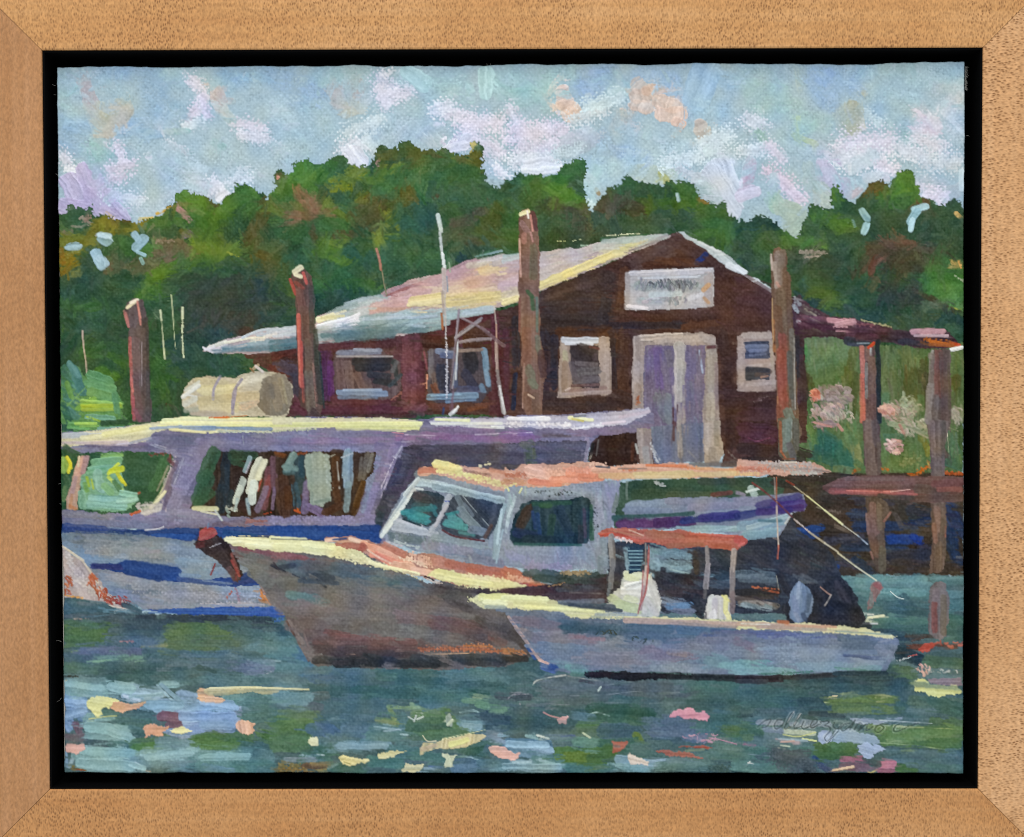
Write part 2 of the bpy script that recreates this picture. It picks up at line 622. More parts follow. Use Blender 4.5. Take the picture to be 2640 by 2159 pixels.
2d4b3a w18 44 94 76 88
5e7f2e w6 24 90 40 98
3c6630 w14 24 96 46 106
3b6634 w16 28 112 50 108
46702c w8 66 112 76 118
305438 w16 50 100 80 106
2c4a38 w20 30 80 22 120
2f5438 w24 104 66 120 76
345c34 w16 96 90 106 110
31562f w20 106 120 112 150
3b662c w14 110 120 118 150
1f3f40 w16 120 100 140 100
243c3c w14 140 98 160 102
254842 w18 124 110 160 112
234740 w20 130 124 180 122
2b4a38 w14 124 140 126 165
2f5230 w12 60 122 78 130
4d7a2c w8 56 126 70 132
33582c w14 74 150 80 165
3b5a34 w12 100 160 116 168
50382c t4 116 157 124 161
2f4e3a w18 110 165 124 168
T 1 1
4a5a34 w20 6 16 12 30
2a3c38 w12 2 40 6 60
3e5c30 w16 8 44 16 50
356048 w18 24 24 44 18
4a7030 w18 46 14 60 20
5c8234 w7 52 10 70 26
68903a w5 54 22 68 30
6b8c3c w4 50 8 62 12
5f8638 w4 60 30 70 24
4c7830 w6 36 20 52 14
33583a w20 50 40 70 40
34663c w20 44 50 60 40
2d5a48 w24 80 20 100 30
7a8630 w5 94 2 98 10
5a7a2e w10 100 6 114 6
365f48 w24 110 16 140 20
3b6a3c w20 130 30 150 26
4d4c30 w5 36 0 40 4
53482e w10 60 2 70 2
5a5438 w14 176 6 190 10
4a5626 w16 196 6 210 8
305844 w24 120 36 150 34
2c5040 w24 106 46 130 40
2f5c40 w20 60 50 90 60
3c6a30 w10 70 46 90 48
284a44 w20 40 66 80 60
22403e w20 0 76 20 80
1f3c38 w14 44 72 60 68
3a5a4c w16 170 24 200 18
20404c w8 172 24 180 26
4c7c60 w4 186 22 210 14
3a5c30 w12 80 8 84 14
T 2 1
42602a w22 6 6 14 10
2f5634 w14 4 16 14 18
34482c w20 34 6 60 8
38442c w20 60 8 90 6
344a34 w12 40 14 66 14
c8d4a0 d2 48 8 56 8
c8d4a8 d2 62 8 70 6
a8c4b0 d2 70 12 82 12
d0dcc0 d2 90 3 124 1
2f6040 w6 90 7 130 4
3f6c34 w20 180 6 200 6
2c5a48 w14 200 14 210 24
2f5038 w12 184 14 192 12
T 3 1
2a4440 w16 2 16 10 26
3a5e34 w14 20 10 28 14
4f7a34 w12 44 8 60 12
52803a w12 64 8 80 10
6a943a w8 74 8 80 10
33523c w16 88 8 110 12
2c4a3a w24 120 4 170 6
344c3a w20 170 12 200 14
3c5c34 w16 30 14 44 20
3a4630 w20 50 22 90 26
93897e d5 58 18 80 18
a89a90 d3 62 23 76 21
2e4c3c w20 96 20 104 30
4e4838 w16 112 30 126 20
564634 w14 124 14 150 10
6c4a3a w6 134 10 160 10
4a4034 w20 140 20 180 22
443c30 w18 140 32 170 30
74493c w7 126 24 122 36
7c5044 w4 128 22 134 26
724c40 w4 122 42 128 42
364a36 w20 60 36 90 34
36502f w18 56 48 80 46
41622e w14 74 54 90 58
203c44 w8 60 60 90 66
4c6b38 w8 84 64 96 66
2a4c40 w24 100 50 140 60
28483c w24 110 70 160 66
2c403a w24 140 44 160 54
39403a w18 136 54 164 60
3c6a3c w24 184 30 200 40
427838 w24 176 44 202 46
4a8044 w18 180 54 200 56
54843c w12 186 62 204 64
a8b44c t2 190 68 204 70
433428 w4 158 50 176 60
433424 w5 176 60 196 72
586c5c w12 174 68 184 66
3d5038 w18 150 84 180 82
20424a w14 190 78 204 84
254448 w14 100 74 130 78
203f48 w12 56 58 80 74
23483c w16 180 90 206 94
d4a45c d3 202 26 204 32
b8c8b4 d3 200 40 206 44
@trees/sky_patch
T 2 0
8fb8b4 i4 158 138 160 144
T 2 0
a8c0be i3 158 139 159 144
@trees/sky_patch
T 3 0
9fc2c4 i7 114 154 118 160
T 3 0
8aaea8 i3 106 162 108 168
T 3 0
8cb0b4 i4 120 162 116 158
T 3 0
a4c8cc i6 116 172 118 167
@trees/sky_patch
T 3 0
b4d4d8 i6 162 152 172 149
T 3 0
a6ccd4 i7 158 164 164 154
T 3 0
b8d6da i5 158 170 160 162
@trees/sky_patch
T 0 1
9fbcc2 i9 58 5 62 8
T 0 1
b4cbd2 i5 56 2 64 3
@trees/sky_patch
T 0 1
9dbac4 i7 28 14 36 13
@trees/sky_patch
T 0 1
9dbccc i9 52 19 57 29
T 0 1
a0bccb i7 56 24 61 28
T 0 1
9cbac8 i5 58 32 58 28
@trees/sky_patch
T 0 1
a6c4cf i7 88 2 91 6
T 0 1
a4c2cc i9 89 13 96 6
T 0 1
9cbcc4 i4 90 18 97 21
T 0 1
86a89c i4 93 24 95 28
@shrubs
P 566e40 r1 a88 |3,1 58 97 90 97 110 104 208 100 207 174 |3,2 206 52 50 52 56 10
T 3 1
4a7450 w16 60 100 62 112
447c44 w6 60 100 60 116
64805a w24 76 112 94 106
5c7a50 w20 74 124 90 120
56703e w20 80 134 96 128
6a8060 w12 66 100 90 99
56602e w10 106 110 100 140
4c5024 w8 108 130 104 165
69784a w16 140 112 138 140
6c7646 w14 154 108 156 124
5c6a3e w14 146 150 140 130
585826 w14 160 130 158 148
4b4b26 w10 170 120 170 144
3e3a22 w6 172 130 174 160
4a3c24 w6 64 130 62 160
6a7a3e w10 198 112 198 130
585220 w10 200 134 198 150
5a6e3e w12 200 150 202 160
4c6a3c w16 66 146 70 165
5f7f58 w10 136 150 134 160
a08c7c b18 84 148 90 156
b0987c b16 82 162 92 166
K 8c8068 4.5 88 152 17 11 16 15
K 988278 3 88 148 16 9 40 20
K 9c8878 2.4 84 158 15 12 40 35
K bc9a84 3 84 164 15 9 44 35
K b4a488 2.0 94 168 12 6 26 60
K c88e74 2.2 71 149 3 7 14 20
a49874 b16 144 162 160 160
b89878 b12 136 164 146 168
K 8c8c66 4.5 152 160 16 9 14 10
K a89478 2.2 148 164 17 9 48 20
K bc9a80 2.2 140 163 9 8 26 25
K a0a078 2.0 158 156 9 7 22 10
a89c80 b12 200 164 200 170
K 8c8c68 4 201 166 6 8 8 60
K a89c84 2.0 200 166 6 8 24 60
T 3 2
K 8e7d72 2.4 78 2 14 4 18 20
K a09c78 2.4 160 4 15 8 40 40
K b4a084 2.0 152 3 11 7 26 60
@house
P 4c342c r0.6 a5 |2,1 10 66 30 56 60 44 100 26 130 14 146 4 152 1 158 0 170 5 186 14 200 24 212 33 |3,1 30 52 60 64 64 165 |3,2 64 18 |2,2 130 40 |2,1 0 166 |1,1 0 166 0 106 44 98 |2,1 0 70
T 2 1
523a34 w12 110 20 140 10
5a443c w12 130 16 156 6
503a36 w12 160 10 176 20
5a453e w14 120 30 150 20
4a2c20 w8 130 30 160 26
5c3a28 w8 140 26 176 28
4a342e w14 180 20 200 30
23356c w5 176 28 184 20
1f3480 w3 176 27 181 25
3c2f2a w24 44 60 90 44
4a3830 w16 40 54 80 38
3a302e w24 44 76 90 72
352c2c w20 40 86 80 84
332e32 w10 94 60 90 84
4c3428 w10 106 40 104 70
5a3a26 w10 110 36 108 60
4c3226 w14 110 80 180 82
302a30 w6 96 84 160 84
5c3a26 w8 164 86 200 82
48302c w20 196 44 210 60
4c322e w20 196 66 210 80
523422 w10 50 92 94 90
3a2c2c w10 100 92 104 120
4c3222 w14 108 96 108 120
4e3426 w14 106 130 110 150
352a2a w7 100 140 98 100
2c2830 w14 36 96 42 130
2a2a38 w7 46 96 46 140
3a2c34 w8 38 110 38 150
3c2a26 w8 10 76 6 110
2b2a33 w8 10 80 11 120
1f2a44 w5 10 130 8 160
4c2834 w6 2 90 2 160
3a2922 w10 40 150 90 154
352826 w8 36 160 100 160
4c352c w5 60 150 95 147
382826 w14 100 150 114 155
5a4a44 w4 98 148 106 152
3f2c28 w12 200 96 204 130
3e2a26 w12 202 130 206 172
T 3 1
4a3032 w24 8 52 28 60
4c3234 w20 6 70 26 74
48302e w14 4 84 30 84
3f2a2a w20 6 156 32 150
4a3036 w14 6 168 34 164
9a8a84 t2 16 154 22 153
402c30 w10 58 80 56 110
443036 w10 55 110 56 150
3c2e2c w8 60 120 62 150
4c3a40 w8 56 60 56 80
2f3034 w6 54 96 54 130
T 1 1
4e2c34 w14 60 104 110 100
5a3640 w12 120 98 116 120
58323c w10 46 106 70 102
552f5a w9 50 112 50 150
5d2e64 w6 54 120 54 146
60343e w9 58 152 110 152
562c3e w10 46 162 120 160
4c2a34 w6 60 166 130 166
6c3e44 w18 128 100 128 150
74454c w8 124 110 124 150
66383e w8 134 104 136 150
7a4a52 w5 130 120 129 160
5a3038 w6 138 120 138 160
e0a07c t2 142 130 142 142
8c5050 t2 139 108 142 125
5a2b2c w12 150 92 190 76
50272a w12 160 84 200 72
4c2a20 w8 140 96 170 100
4a2f1e w10 160 100 200 100
5c2c38 w8 204 76 206 120
50282c w9 206 110 208 165
522a2c w8 200 130 202 165
5c3828 w8 150 162 196 160
8a5636 w4 180 162 196 158
6b4236 w5 145 158 160 160
523040 w6 172 96 170 150
5e3026 w10 4 112 20 106
6a3a2a w8 0 124 12 130
4a4250 w12 12 122 20 126
3e3c44 w7 22 130 22 148
5b2a38 w8 22 158 30 162
6e4248 w5 20 150 26 156
5a3234 w8 14 165 40 164
6c4048 w4 122 160 138 166
a07a7c t2 130 164 140 156
6a4048 w8 124 160 138 160
8c5a4c d4 110 152 118 146
T 0 1
5a2e26 w8 192 112 212 114
582a22 w8 200 118 212 122
@house/roof
P b8a8a0 r0.8 a170 |0,1 150 108 156 103 170 98 190 94 200 90 212 87 |1,1 10 86 22 85 40 83 42 76 60 71 80 63 100 58 106 57 116 48 140 40 155 38 170 32 186 25 212 20 |2,1 14 20 34 18 70 14 84 9 104 6 130 3 152 1 150 5 130 12 100 26 60 42 32 54 10 64 0 67 |1,1 200 70 170 77 150 88 120 94 90 96 60 100 44 101 38 100 0 109 |0,1 190 112 160 110
T 0 1
e9ecd4 i4 156 105 170 100
eff0d0 i3 170 101 190 97 206 96
c8d6d8 i3 186 96 200 90 212 88
8aa6ac w6 170 105 212 100
567c84 w5 160 108 190 106 212 105
e0e0e0 t3 152 107 160 104
f0f0f0 t2 150 105 158 109
b0c4c8 w3 200 93 212 92
T 1 1
b8c8c8 w8 0 91 22 89
c8d4d4 i3 0 89 20 88
d8e0dc i3 2 95 10 94
5a7e80 w8 0 101 22 99
50787a w5 0 106 22 103
b0c0b8 w12 54 78 84 66
a8bcb8 w8 70 66 102 60
b8c2bc w10 84 66 100 64
f0ecb8 i5 43 80 56 76
e8e4a8 i3 46 78 66 76
e6ecea i5 44 86 70 80
eef0ee i5 60 84 84 76
e8ecea i4 74 78 88 70
c0c8c0 w8 84 74 94 68
b49490 w10 106 58 130 48
aa8a90 w8 112 54 130 50
a06a64 w3 106 58 136 46
c4a09c w10 130 52 150 42
caa8a4 w14 110 64 150 52
c9a59c w14 96 70 130 62
bfa09c w14 150 46 180 36
b898a0 w12 166 38 186 29
cbaea0 w14 160 52 200 46
d6c2a0 w10 150 56 200 50
c8a898 w10 180 46 212 40
c0b8a8 w6 180 30 212 26
ccc8c0 w5 190 26 212 21
98b8b8 w3 186 22 210 17
e2cc90 w8 192 34 212 34
ddd08a i6 128 62 156 58
e6dc9c i5 126 66 160 62
d8cc88 w7 160 60 212 56
e4d898 i5 160 66 212 60
d8c890 w4 170 68 204 65
c8a288 w4 90 70 126 70
cc9880 t3 128 72 150 71
96b0ac w10 84 80 130 76
9cb8b4 w10 110 80 168 74
a4c0bc w7 160 76 200 70
b8ccd0 w5 176 74 202 69
92aaa6 w10 60 88 120 82
b4c8cc t3 84 79 150 76
9ab6b0 w7 100 87 160 81
a8bcb8 w8 42 90 60 88
9ab0ac w7 42 96 50 94
5c7c7c w8 48 94 90 92
567476 w8 60 96 110 93
64807e w7 90 90 140 87
6c8884 w5 120 90 154 87
8aa6a0 w4 140 85 156 86
a4b4b8 w2 44 101 66 99
T 2 1
96b8b4 w3 0 22 14 20
b4c8c4 w5 0 26 14 23
bca4a4 w10 0 34 14 30
c8aca0 w10 0 42 14 40
c8b0b0 w12 0 50 12 46
d8cca4 w8 0 58 12 54
e4d894 i5 0 64 12 60
c0bcb4 w8 34 22 60 18
c4bab4 w10 36 28 70 20
c8c0b0 w12 34 38 64 28
c4c0b4 w8 70 18 90 12
bcc0b4 w8 84 14 110 8
a8bcb4 w4 90 8 140 4
ccccb0 w8 90 20 120 10
bccac0 w5 110 9 148 3
e6dc90 i7 32 48 60 36
e4d888 i7 56 38 90 24
e0d894 i6 84 26 110 16
dcd8a0 w5 100 17 130 9
eee49c i3 33 52 56 42
b4beac w4 120 14 146 4
8c8480 t2 110 18 140 8
@house/roof
T 2 1
P b8c8c4 r0.6 a40 158 0 164 0 180 9 204 20 212 28 212 36 204 30 196 26 184 16 168 6
c8d4d0 i3 178 9 196 18
c4d0cc i3 198 24 204 30
d4dfdc i5 204 30 212 34
9cb0a8 i2 200 20 210 28
T 3 1
P c4d2d0 r0.8 a40 0 29 6 32 9 36 8 39 20 44 32 51 32 54 18 46 6 38 0 36
d4dedc i5 0 32 7 36
8a8080 t3 8 39 32 54
@house/sign
T 2 1
P b4b4b0 r0.6 a3 111 36 130 34 160 33 180 32 192 32 191 50 191 67 180 69 150 70 130 71 111 71 110 55
a09a94 w5 113 38 112 68
c4c6c6 i5 116 37 186 35
c8d0d0 i4 122 41 178 40
a0aaa4 b12 120 50 180 50
9aa6a0 w8 122 48 130 50
9ca8a4 b8 124 62 142 63
K 7c8884 2.2 152 48 25 4.5 60 85
K 626a66 1.6 154 47 22 3.5 34 80
K 8c9894 2 126 48 6 5 14 80
K 8a9694 2 158 61 12 3.5 22 80
K a8b4ae 2.2 136 62 14 3.5 20 5
b8c8c4 w5 134 57 160 56
c8cac6 w5 170 60 182 56
a8a098 w8 186 40 187 64
c8a070 w4 182 52 186 48
c09c74 w3 182 60 186 64
d8d4ce i3 113 67 130 69
b4bcb8 i4 176 42 184 38
e0e0dc t1 114 37 190 33
@house/window
T 2 1
P 9c8c7c r0.6 a85 51 98 60 96 78 96 96 95 97 110 98 130 97 147 80 148 60 150 49 151 50 130 51 110
c8d4da i5 54 98 84 98
d4dde0 i3 56 101 80 102
ac9e8c i6 54 105 56 118
aca888 w5 56 110 56 116
94806c w6 55 120 55 144
a08c7c w3 59 120 60 144
a89a8e i6 90 98 90 140
b4a698 w4 93 102 94 146
a09282 w6 90 130 90 146
947c74 w5 60 144 92 142
a89890 w4 54 148 96 146
c4b4a8 t2 56 144 60 142
@house/window
T 3 1
P a09288 r0.6 a3 0 95 10 91 32 90 33 110 35 125 36 143 18 145 1 145 0 120
b0a69a w5 6 94 30 94
a89a8e w6 3 100 3 140
a08e84 w6 10 117 32 115
b4a89e w4 10 139 34 136
a49488 w5 4 143 34 143
b8aea8 t3 10 122 30 121
a8a090 w3 31 100 33 140
@house/window_pane
T 2 1
P 443a3a r0.5 a5 60 103 86 103 87 142 62 141
4a3e42 w9 66 106 80 112
342c2c w12 66 108 76 116
3c3432 w8 70 104 80 108
6a4440 w3 78 104 86 106
6c6866 w8 66 128 84 126
625c5e w7 66 136 84 134
5c5456 w5 62 120 66 138
6a6260 w4 66 120 84 121
6c5450 t3 62 140 86 139
@house/window_pane
T 3 1
P 4c5264 r0.4 a3 7 100 29 99 30 115 8 115
6a7488 i8 12 105 24 105
78829a w4 12 108 26 107
707a90 w3 12 112 26 111
3c4250 t3 7 101 28 100
@house/window_pane
T 3 1
P 44464a r0.4 a3 7 123 30 124 30 134 8 135
5a4c44 w4 18 130 30 127
a07c64 t2 22 132 28 131
3c3e46 w4 10 125 28 126
@house/door_frame
T 2 1
P a09488 r0.6 a88 118 95 140 92 180 91 192 95 194 110 194 140 196 174 |2,2 198 10 182 30 118 10 |2,1 117 158 116 130 118 110
beb4a4 i6 126 96 160 94
b4a898 w7 140 98 184 96
aca296 w6 180 95 190 98
a89c90 i6 121 98 121 120
b0a498 w6 122 120 120 140
9c8c7c w6 122 140 122 156
a45c34 d5 122 150 122 156
a8a498 w6 186 110 188 150
9a9488 w7 190 105 190 140
b0a894 w8 188 150 188 172
8a7c78 w4 193 120 194 160
5c3838 w3 186 104 192 104
@house/door
T 2 1
P 6e6478 r0.6 a88 128 103 184 103 183 130 182 150 181 172 |2,2 180 26 150 28 130 8 |2,1 127 150
6a5a80 w10 134 110 134 140
6c5a84 w8 140 108 142 140
6c6478 w10 132 130 136 160
7a707e w8 146 120 150 140
6e7478 w8 140 150 148 170
788080 w7 148 150 150 172
6c6468 w6 150 110 152 120
6a6480 w10 170 110 170 130
6c6a80 w10 170 140 170 172
7a7484 w6 178 120 178 160
9fb0c4 t2 178 108 181 128
b4b0a0 i9 160 104 160 120
aca898 i9 160 120 160 150
b0a89c w6 158 150 160 172
9a928a w4 164 140 164 172
c4bcb0 t2 156 108 156 160
5a3c3c t2 154 160 154 174
@house/window
T 1 1
P 5c4a48 r0.8 a88 56 112 62 107 100 106 108 114 118 118 118 144 108 152 62 152 57 140
7c8698 w6 62 110 98 108
8b95a4 i3 76 107 96 108
76707a w4 60 113 100 113
6a5450 w7 62 120 64 140
705c56 w7 70 120 72 140
6a544e w7 78 130 84 142
62504a w6 88 136 90 142
2b2d30 w7 76 118 108 117
282b30 w8 80 124 106 124
2c3034 w7 90 130 106 132
2f3230 w7 96 136 112 138
2f3836 w5 112 118 114 130
5e6060 w4 110 126 114 118
3c4648 w3 108 140 118 130
8098b0 i6 62 146 104 147
92a8bc i3 66 144 100 144
6c8098 w4 62 150 96 150
a09c98 t2 60 113 110 113
@house/window
T 1 1
P 4c4448 r0.8 a88 143 108 150 105 196 106 200 120 200 144 190 155 150 155 142 150
76706c w5 146 108 146 130
6c5c54 w5 148 130 150 140
7a4c38 w6 148 140 150 146
7a8aa0 w5 152 108 165 110
5c6884 w5 156 112 166 112
2b3040 w8 154 124 156 140
34384c w6 160 130 160 146
4c5a78 w4 168 120 168 140
2c2d33 w12 180 112 182 124
333444 w10 178 130 184 140
4a4e66 w8 172 144 186 144
6c90a4 i6 194 108 196 124
7494a8 i5 196 128 198 138
6688a0 w5 192 140 194 144
7898ac i6 144 150 186 149
6c8ca8 i4 160 154 186 152
8cb0c4 t2 146 149 180 147
8c7c70 t3 170 108 192 107
@annex
P 4a3038 r0.8 a12 |3,1 50 58 58 60 72 70 84 76 108 79 130 86 150 91 160 90 190 88 200 98 204 103 190 106 170 106 140 100 110 100 90 96 60 96 50 90
T 3 1
a0a8ac d5 50 64 56 72
8c8c90 d5 52 60 58 66
5a4844 d6 60 68 72 74
b4a88c t2 62 70 72 76
5c3844 w5 56 78 84 80
7c4c58 w4 60 77 82 79
4a2434 w7 58 84 100 90
54303f w7 80 88 130 94
5c3844 w6 110 84 140 88
48282e w6 110 94 150 94
3c2828 w6 60 92 96 92
d0949c i5 84 80 104 82
c08a90 i5 92 84 106 82
c49098 d3 88 86 100 86
8a5458 d4 110 84 124 84
a49c70 d2 114 80 140 86
ece8ec t3 55 81 57 82
3a2a2c w6 130 96 160 98
443034 w6 140 92 164 94
34303a w6 150 100 172 102
2f3240 w6 100 99 118 101
40485a w4 102 102 114 102
788894 t2 110 101 120 101
c8949c i5 160 90 188 90
c0a0a8 i3 162 94 192 94
d49ca4 i2 164 88 180 87
b05c20 d6 172 98 194 101
c86820 t3 176 99 200 103
d04820 t3 196 101 203 103
a0501c w3 176 102 196 103
e8e4dc i3 196 107 205 105
@post
T 3 1
P 5c4a48 r0.5 a89 111 104 125 103 127 120 129 150 130 174 |3,2 132 40 116 40 |3,1 115 174 113 130
c07a6c w5 114 105 115 130
c4705c w4 114 130 115 172
8c7064 w5 120 106 120 116
786050 w8 122 116 122 150
6a5450 w6 124 150 122 170
d04828 t3 120 105 125 101
a8b4b4 t2 122 106 122 112
7a7870 t3 118 120 118 150
2a3238 w5 129 100 130 172
@post
T 3 1
P 5e524a r0.5 a89 178 107 190 106 195 108 195 174 |3,2 196 40 180 40 |3,1 172 174 176 130
a0a49c w3 179 108 177 114
7c746c w6 178 112 178 150
6f4a44 w8 184 110 184 148
5c4c48 w7 188 112 190 170
84807c w6 176 140 174 172
6a625c w5 181 150 180 172
5a5040 w4 193 120 194 160
@piling
T 0 1
P 5c4f4c r0.5 a89 78 72 80 64 88 60 96 62 99 80 100 110 101 140 103 162 102 173 86 173 84 140 82 100 82 88
e6dcb4 i4 81 68 88 63
e4dcc4 i3 84 64 90 61
b0706a t2.4 78 72 82 86
a86a64 w3 79 74 82 84
c48074 t2 90 63 93 84
d4907c i2 91 68 93 78
64585a w8 86 72 86 84
6f5c5c w9 88 100 89 130
6a5454 w8 88 130 92 165
a8605c t3 83 96 86 165
c4746c t2 84 130 86 145
4b4640 w6 97 80 98 130
453f3c w5 99 130 100 165
574a44 w5 95 90 96 150
9c545c t3 86 150 87 170
7a4c58 w4 88 162 92 170
94888a t1 94 100 94 140
@piling
T 1 1
P 5e4a44 r0.5 a89 17 42 20 34 26 30 31 34 36 40 38 60 39 90 42 120 46 150 47 162 42 170 34 168 26 160 25 140 23 100 22 60
ecebc4 i5 21 36 27 32
ece8c4 i4 22 38 27 40
a84a44 t3 17 43 22 56
b85850 t3 29 37 32 46
8a4c44 w5 22 46 28 50
6f4e48 w7 26 54 28 70
6c5248 w7 30 70 32 100
b8584c i4 25 76 26 110
b85a50 i4.4 27 100 28 140
ac5a4c w4 27 130 29 155
c8705c t2 24 80 26 140
665446 w6 33 100 35 130
6c6254 w8 34 130 36 160
8c6c60 t2 38 120 41 158
3f403a w6 41 110 44 155
48443c w5 36 50 37 90
3c4238 w5 40 90 41 120
2f3a3c t2 44 110 48 160
5c3238 w6 24 160 30 164
4c3c38 w7 38 164 42 170
@piling
P 7c5f50 r0.7 a89 |2,0 13 160 16 154 22 152 28 156 31 166 |2,1 32 20 32 60 33 95 36 110 38 130 35 145 34 170 20 170 17 150 16 110 14 80 13 50 14 0
T 2 0
e8e8b4 i4 15 157 22 154
f0ece0 t2 21 154 22 160
5c3c3c w5 26 156 29 170
8c6c68 w6 16 166 20 172
c88c80 t2 24 158 26 172
T 2 1
a87a70 w6 18 2 18 8
b48880 t2 24 0 26 8
7c6054 w9 20 16 20 36
806454 w9 20 60 20 90
845e4c w9 20 90 20 118
6c6450 w8 27 14 27 40
3c5a34 w5 22 54 26 58
41603c w4 26 60 27 70
6c7c70 w4 30 60 30 90
6c6c5c w5 30 96 32 110
4a3434 w7 34 110 36 130
c09a8c t2 14 6 15 40
7a5048 t2 14 60 14 90
747058 w7 22 124 26 136
6e7058 w6 24 136 28 140
9c7c6c t2 18 120 17 160
7c5c48 w9 21 150 24 162
6c5444 w8 28 150 30 165
c0a488 t2 22 148 27 151
@piling
T 3 1
P 6e5848 r0.5 a89 31 30 33 15 38 13 44 17 46 24 46 34 49 40 50 60 52 90 54 130 57 174 |3,2 60 10 54 19 40 18 |3,1 37 174 36 130 34 90 32 60
8c8078 w8 37 20 38 44
a09488 w4 34 28 36 50
786c60 w6 42 18 40 30
c0b0a4 t2 31 20 32 34
b88c7c w4 36 46 40 52
6a5844 w10 40 55 42 85
6c503c w9 36 70 38 90
8a5044 w10 42 96 42 150
8c4c40 w8 40 110 42 160
6c6c64 w5 50 90 52 160
5a5c58 w4 48 110 50 150
90603c t3 33 80 34 108
9c6c50 t2 37 150 37 172
6c786c w9 46 164 50 174
7c4c3c w6 38 160 40 172
c0a070 t1 32 60 33 100
a8a49c t1 52 96 53 165
@tank
T 0 1
P c0b49a r0.8 a15 130 150 134 140 140 133 150 131 165 132 180 132 196 126 212 127 |1,1 10 130 18 138 20 150 16 165 10 168 |0,1 190 168 160 169 138 166 131 158
c8bc98 w9 146 136 170 138
d4c898 w9 150 144 178 142
c4b488 w9 148 154 176 152
d0c094 w9 150 160 180 160
d8ccb0 w9 186 136 204 132
ccb890 w9 182 150 200 148
d4ac88 b8 186 160 200 154
b8a890 w5 140 165 170 166
e0e0d4 i4 134 144 146 136
dcdcd4 i4 132 150 146 140
e8e8e4 i3 134 148 144 150
c8c8bc w6 134 156 142 152
a8a894 w5 134 162 144 162
9a92a0 t2.6 166 131 160 142 159 152
948c98 t3 185 134 178 146 177 165
9c92a0 t3 180 142 177 160
@tank
T 1 1
P 857a68 r1 a60 -10 136 -4 130 6 128 14 132 18 140 20 148 17 158 14 166 4 168 -6 166 -12 158
8c7c64 w8 4 140 6 160
7c7060 w7 -4 140 -4 160
948468 w4 8 134 12 154
a09478 t2 10 134 14 156
6f665a w6 0 140 2 150
@tank
T 0 1
b8a080 i4 196 124 200 121
d4c4b8 i4 198 122 204 127
8c6c48 t2 193 124 196 127
@flue_pipe
T 1 1
b07a68 i2.4 96 15 99 26 100 34
c08878 i1.6 99 24 101 36
8c8468 t1.4 101 36 103 48 105 57
@antenna
T 0 1
e4e6bc i2.6 111 71 112 80
dcdcb0 i2 112 80 113 92 114 104 115 115
@antenna
T 0 1
d8dcac i1.6 121 57 122 70 123 84 124 98 125 106
@antenna
T 0 1
e4e4b8 i3.4 131 69 131 78
d8dcb4 d2.4 131 78 131 96 132 114
@antenna
T 0 1
c0a894 i1.6 40 90 41 104 43 118 44 133
@antenna
T 1 0
c4ccc0 i3 152 158 155 172
T 1 1
c8ccc8 i2.6 154 0 156 20
d4d8d4 i3.4 156 20 158 34
b8a8a4 i4 157 34 158 54
b0a094 i3 156 54 157 74
a8643c w2.6 155 74 156 88
c4b8b0 i2.2 158 54 159 96
d8d4d8 d2.4 159 92 160 118
c8c8d4 d2 160 118 160 150
8c98a8 t1.4 160 40 161 54
@antenna
T 1 1
a4b89c t1.2 162 27 163 36
@antenna
T 1 1
d8cabc i2.4 203 67 205 84
c8a088 i2 205 84 205 100
a48c84 i3 205 100 206 126
8c8280 i4 206 126 209 148
a8a4a0 i4 209 148 212 164
d8d4d4 t2 208 140 213 166
@tripod_mast
T 1 1
8c808a i3.4 171 71 169 90 168 98
8a7c88 i3 168 98 166 120 163 144
a8a8b0 i2.4 170 98 168 120 165 142
c8ccd0 t1.6 170 100 168 134
7c6070 w3.6 166 140 164 162
9c9498 i3 190 80 178 89 168 96
8a828a i2.6 192 78 172 92
7c6c74 i3 174 78 186 84 198 91
70585c w3 192 87 204 97 212 103
94888c i3 172 100 184 98 200 97
d8d8d8 i4 168 162 163 166
e0e0e0 i2.4 170 159 166 164
2c4c80 w3 156 166 157 160
@bank
P 3c3228 r0.8 a5 |3,2 40 44 70 44 100 46 130 46 170 47 207 47 207 140 150 140 95 140 60 150 30 160 0 150 0 60
T 3 2
3a3024 w14 60 56 90 54
332b24 w14 60 70 110 76
45362a w12 66 84 110 90
3c3026 w10 70 76 130 74
3a3844 w8 110 72 140 72
223456 w14 108 84 130 86
1f3358 w10 110 96 160 94
24344c w12 100 112 150 112
20407c w8 54 100 76 96
1f3c74 w9 58 104 70 102
1e3c7a w8 76 118 90 130
24406c w8 84 128 88 140
3c3c48 w10 84 108 110 106
3c3c48 w10 94 124 110 130
1c3c84 w8 140 106 166 106
1a3a98 w7 160 104 168 110
3c3830 w7 150 78 156 96
262c38 w12 160 80 180 84
223660 w14 194 80 204 100
1e3458 w12 194 100 202 126
22355c w10 160 92 174 88
5c5450 w5 142 78 150 94
2c3040 w12 140 124 174 120
3a3434 w10 142 130 176 132
3c3024 w8 140 134 180 136
3a3028 w10 192 134 206 136
4c4440 w6 120 128 136 128
2a3848 w10 110 126 120 136
6a5a50 d3 84 80 94 82
3c2c20 w10 110 50 200 51
a05018 d4 106 44 112 42
b45a18 d3 130 42 138 43
c86018 d4 164 46 174 40
b05020 d4 190 46 206 47
e8c458 t1.5 174 36 176 42
@shrubs
T 3 2
2f6050 w20 76 14 88 24
306454 w18 80 20 98 36
2f5c4a w14 74 30 90 34
35684f w12 96 28 100 38
6a8a48 w6 66 4 72 20
76824e w8 104 8 110 30
8a8c50 w6 108 20 112 38
507248 w10 100 8 106 16
5f7a44 w12 136 30 150 40
56703c w12 150 24 174 30
7a7a34 w7 168 14 176 26
8a7c28 w5 172 20 174 30
3f6848 w12 192 14 200 30
426a50 w10 192 36 204 40
767f4c d8 150 38 166 34
a87a3c d4 174 34 176 42
708050 w6 90 42 104 44
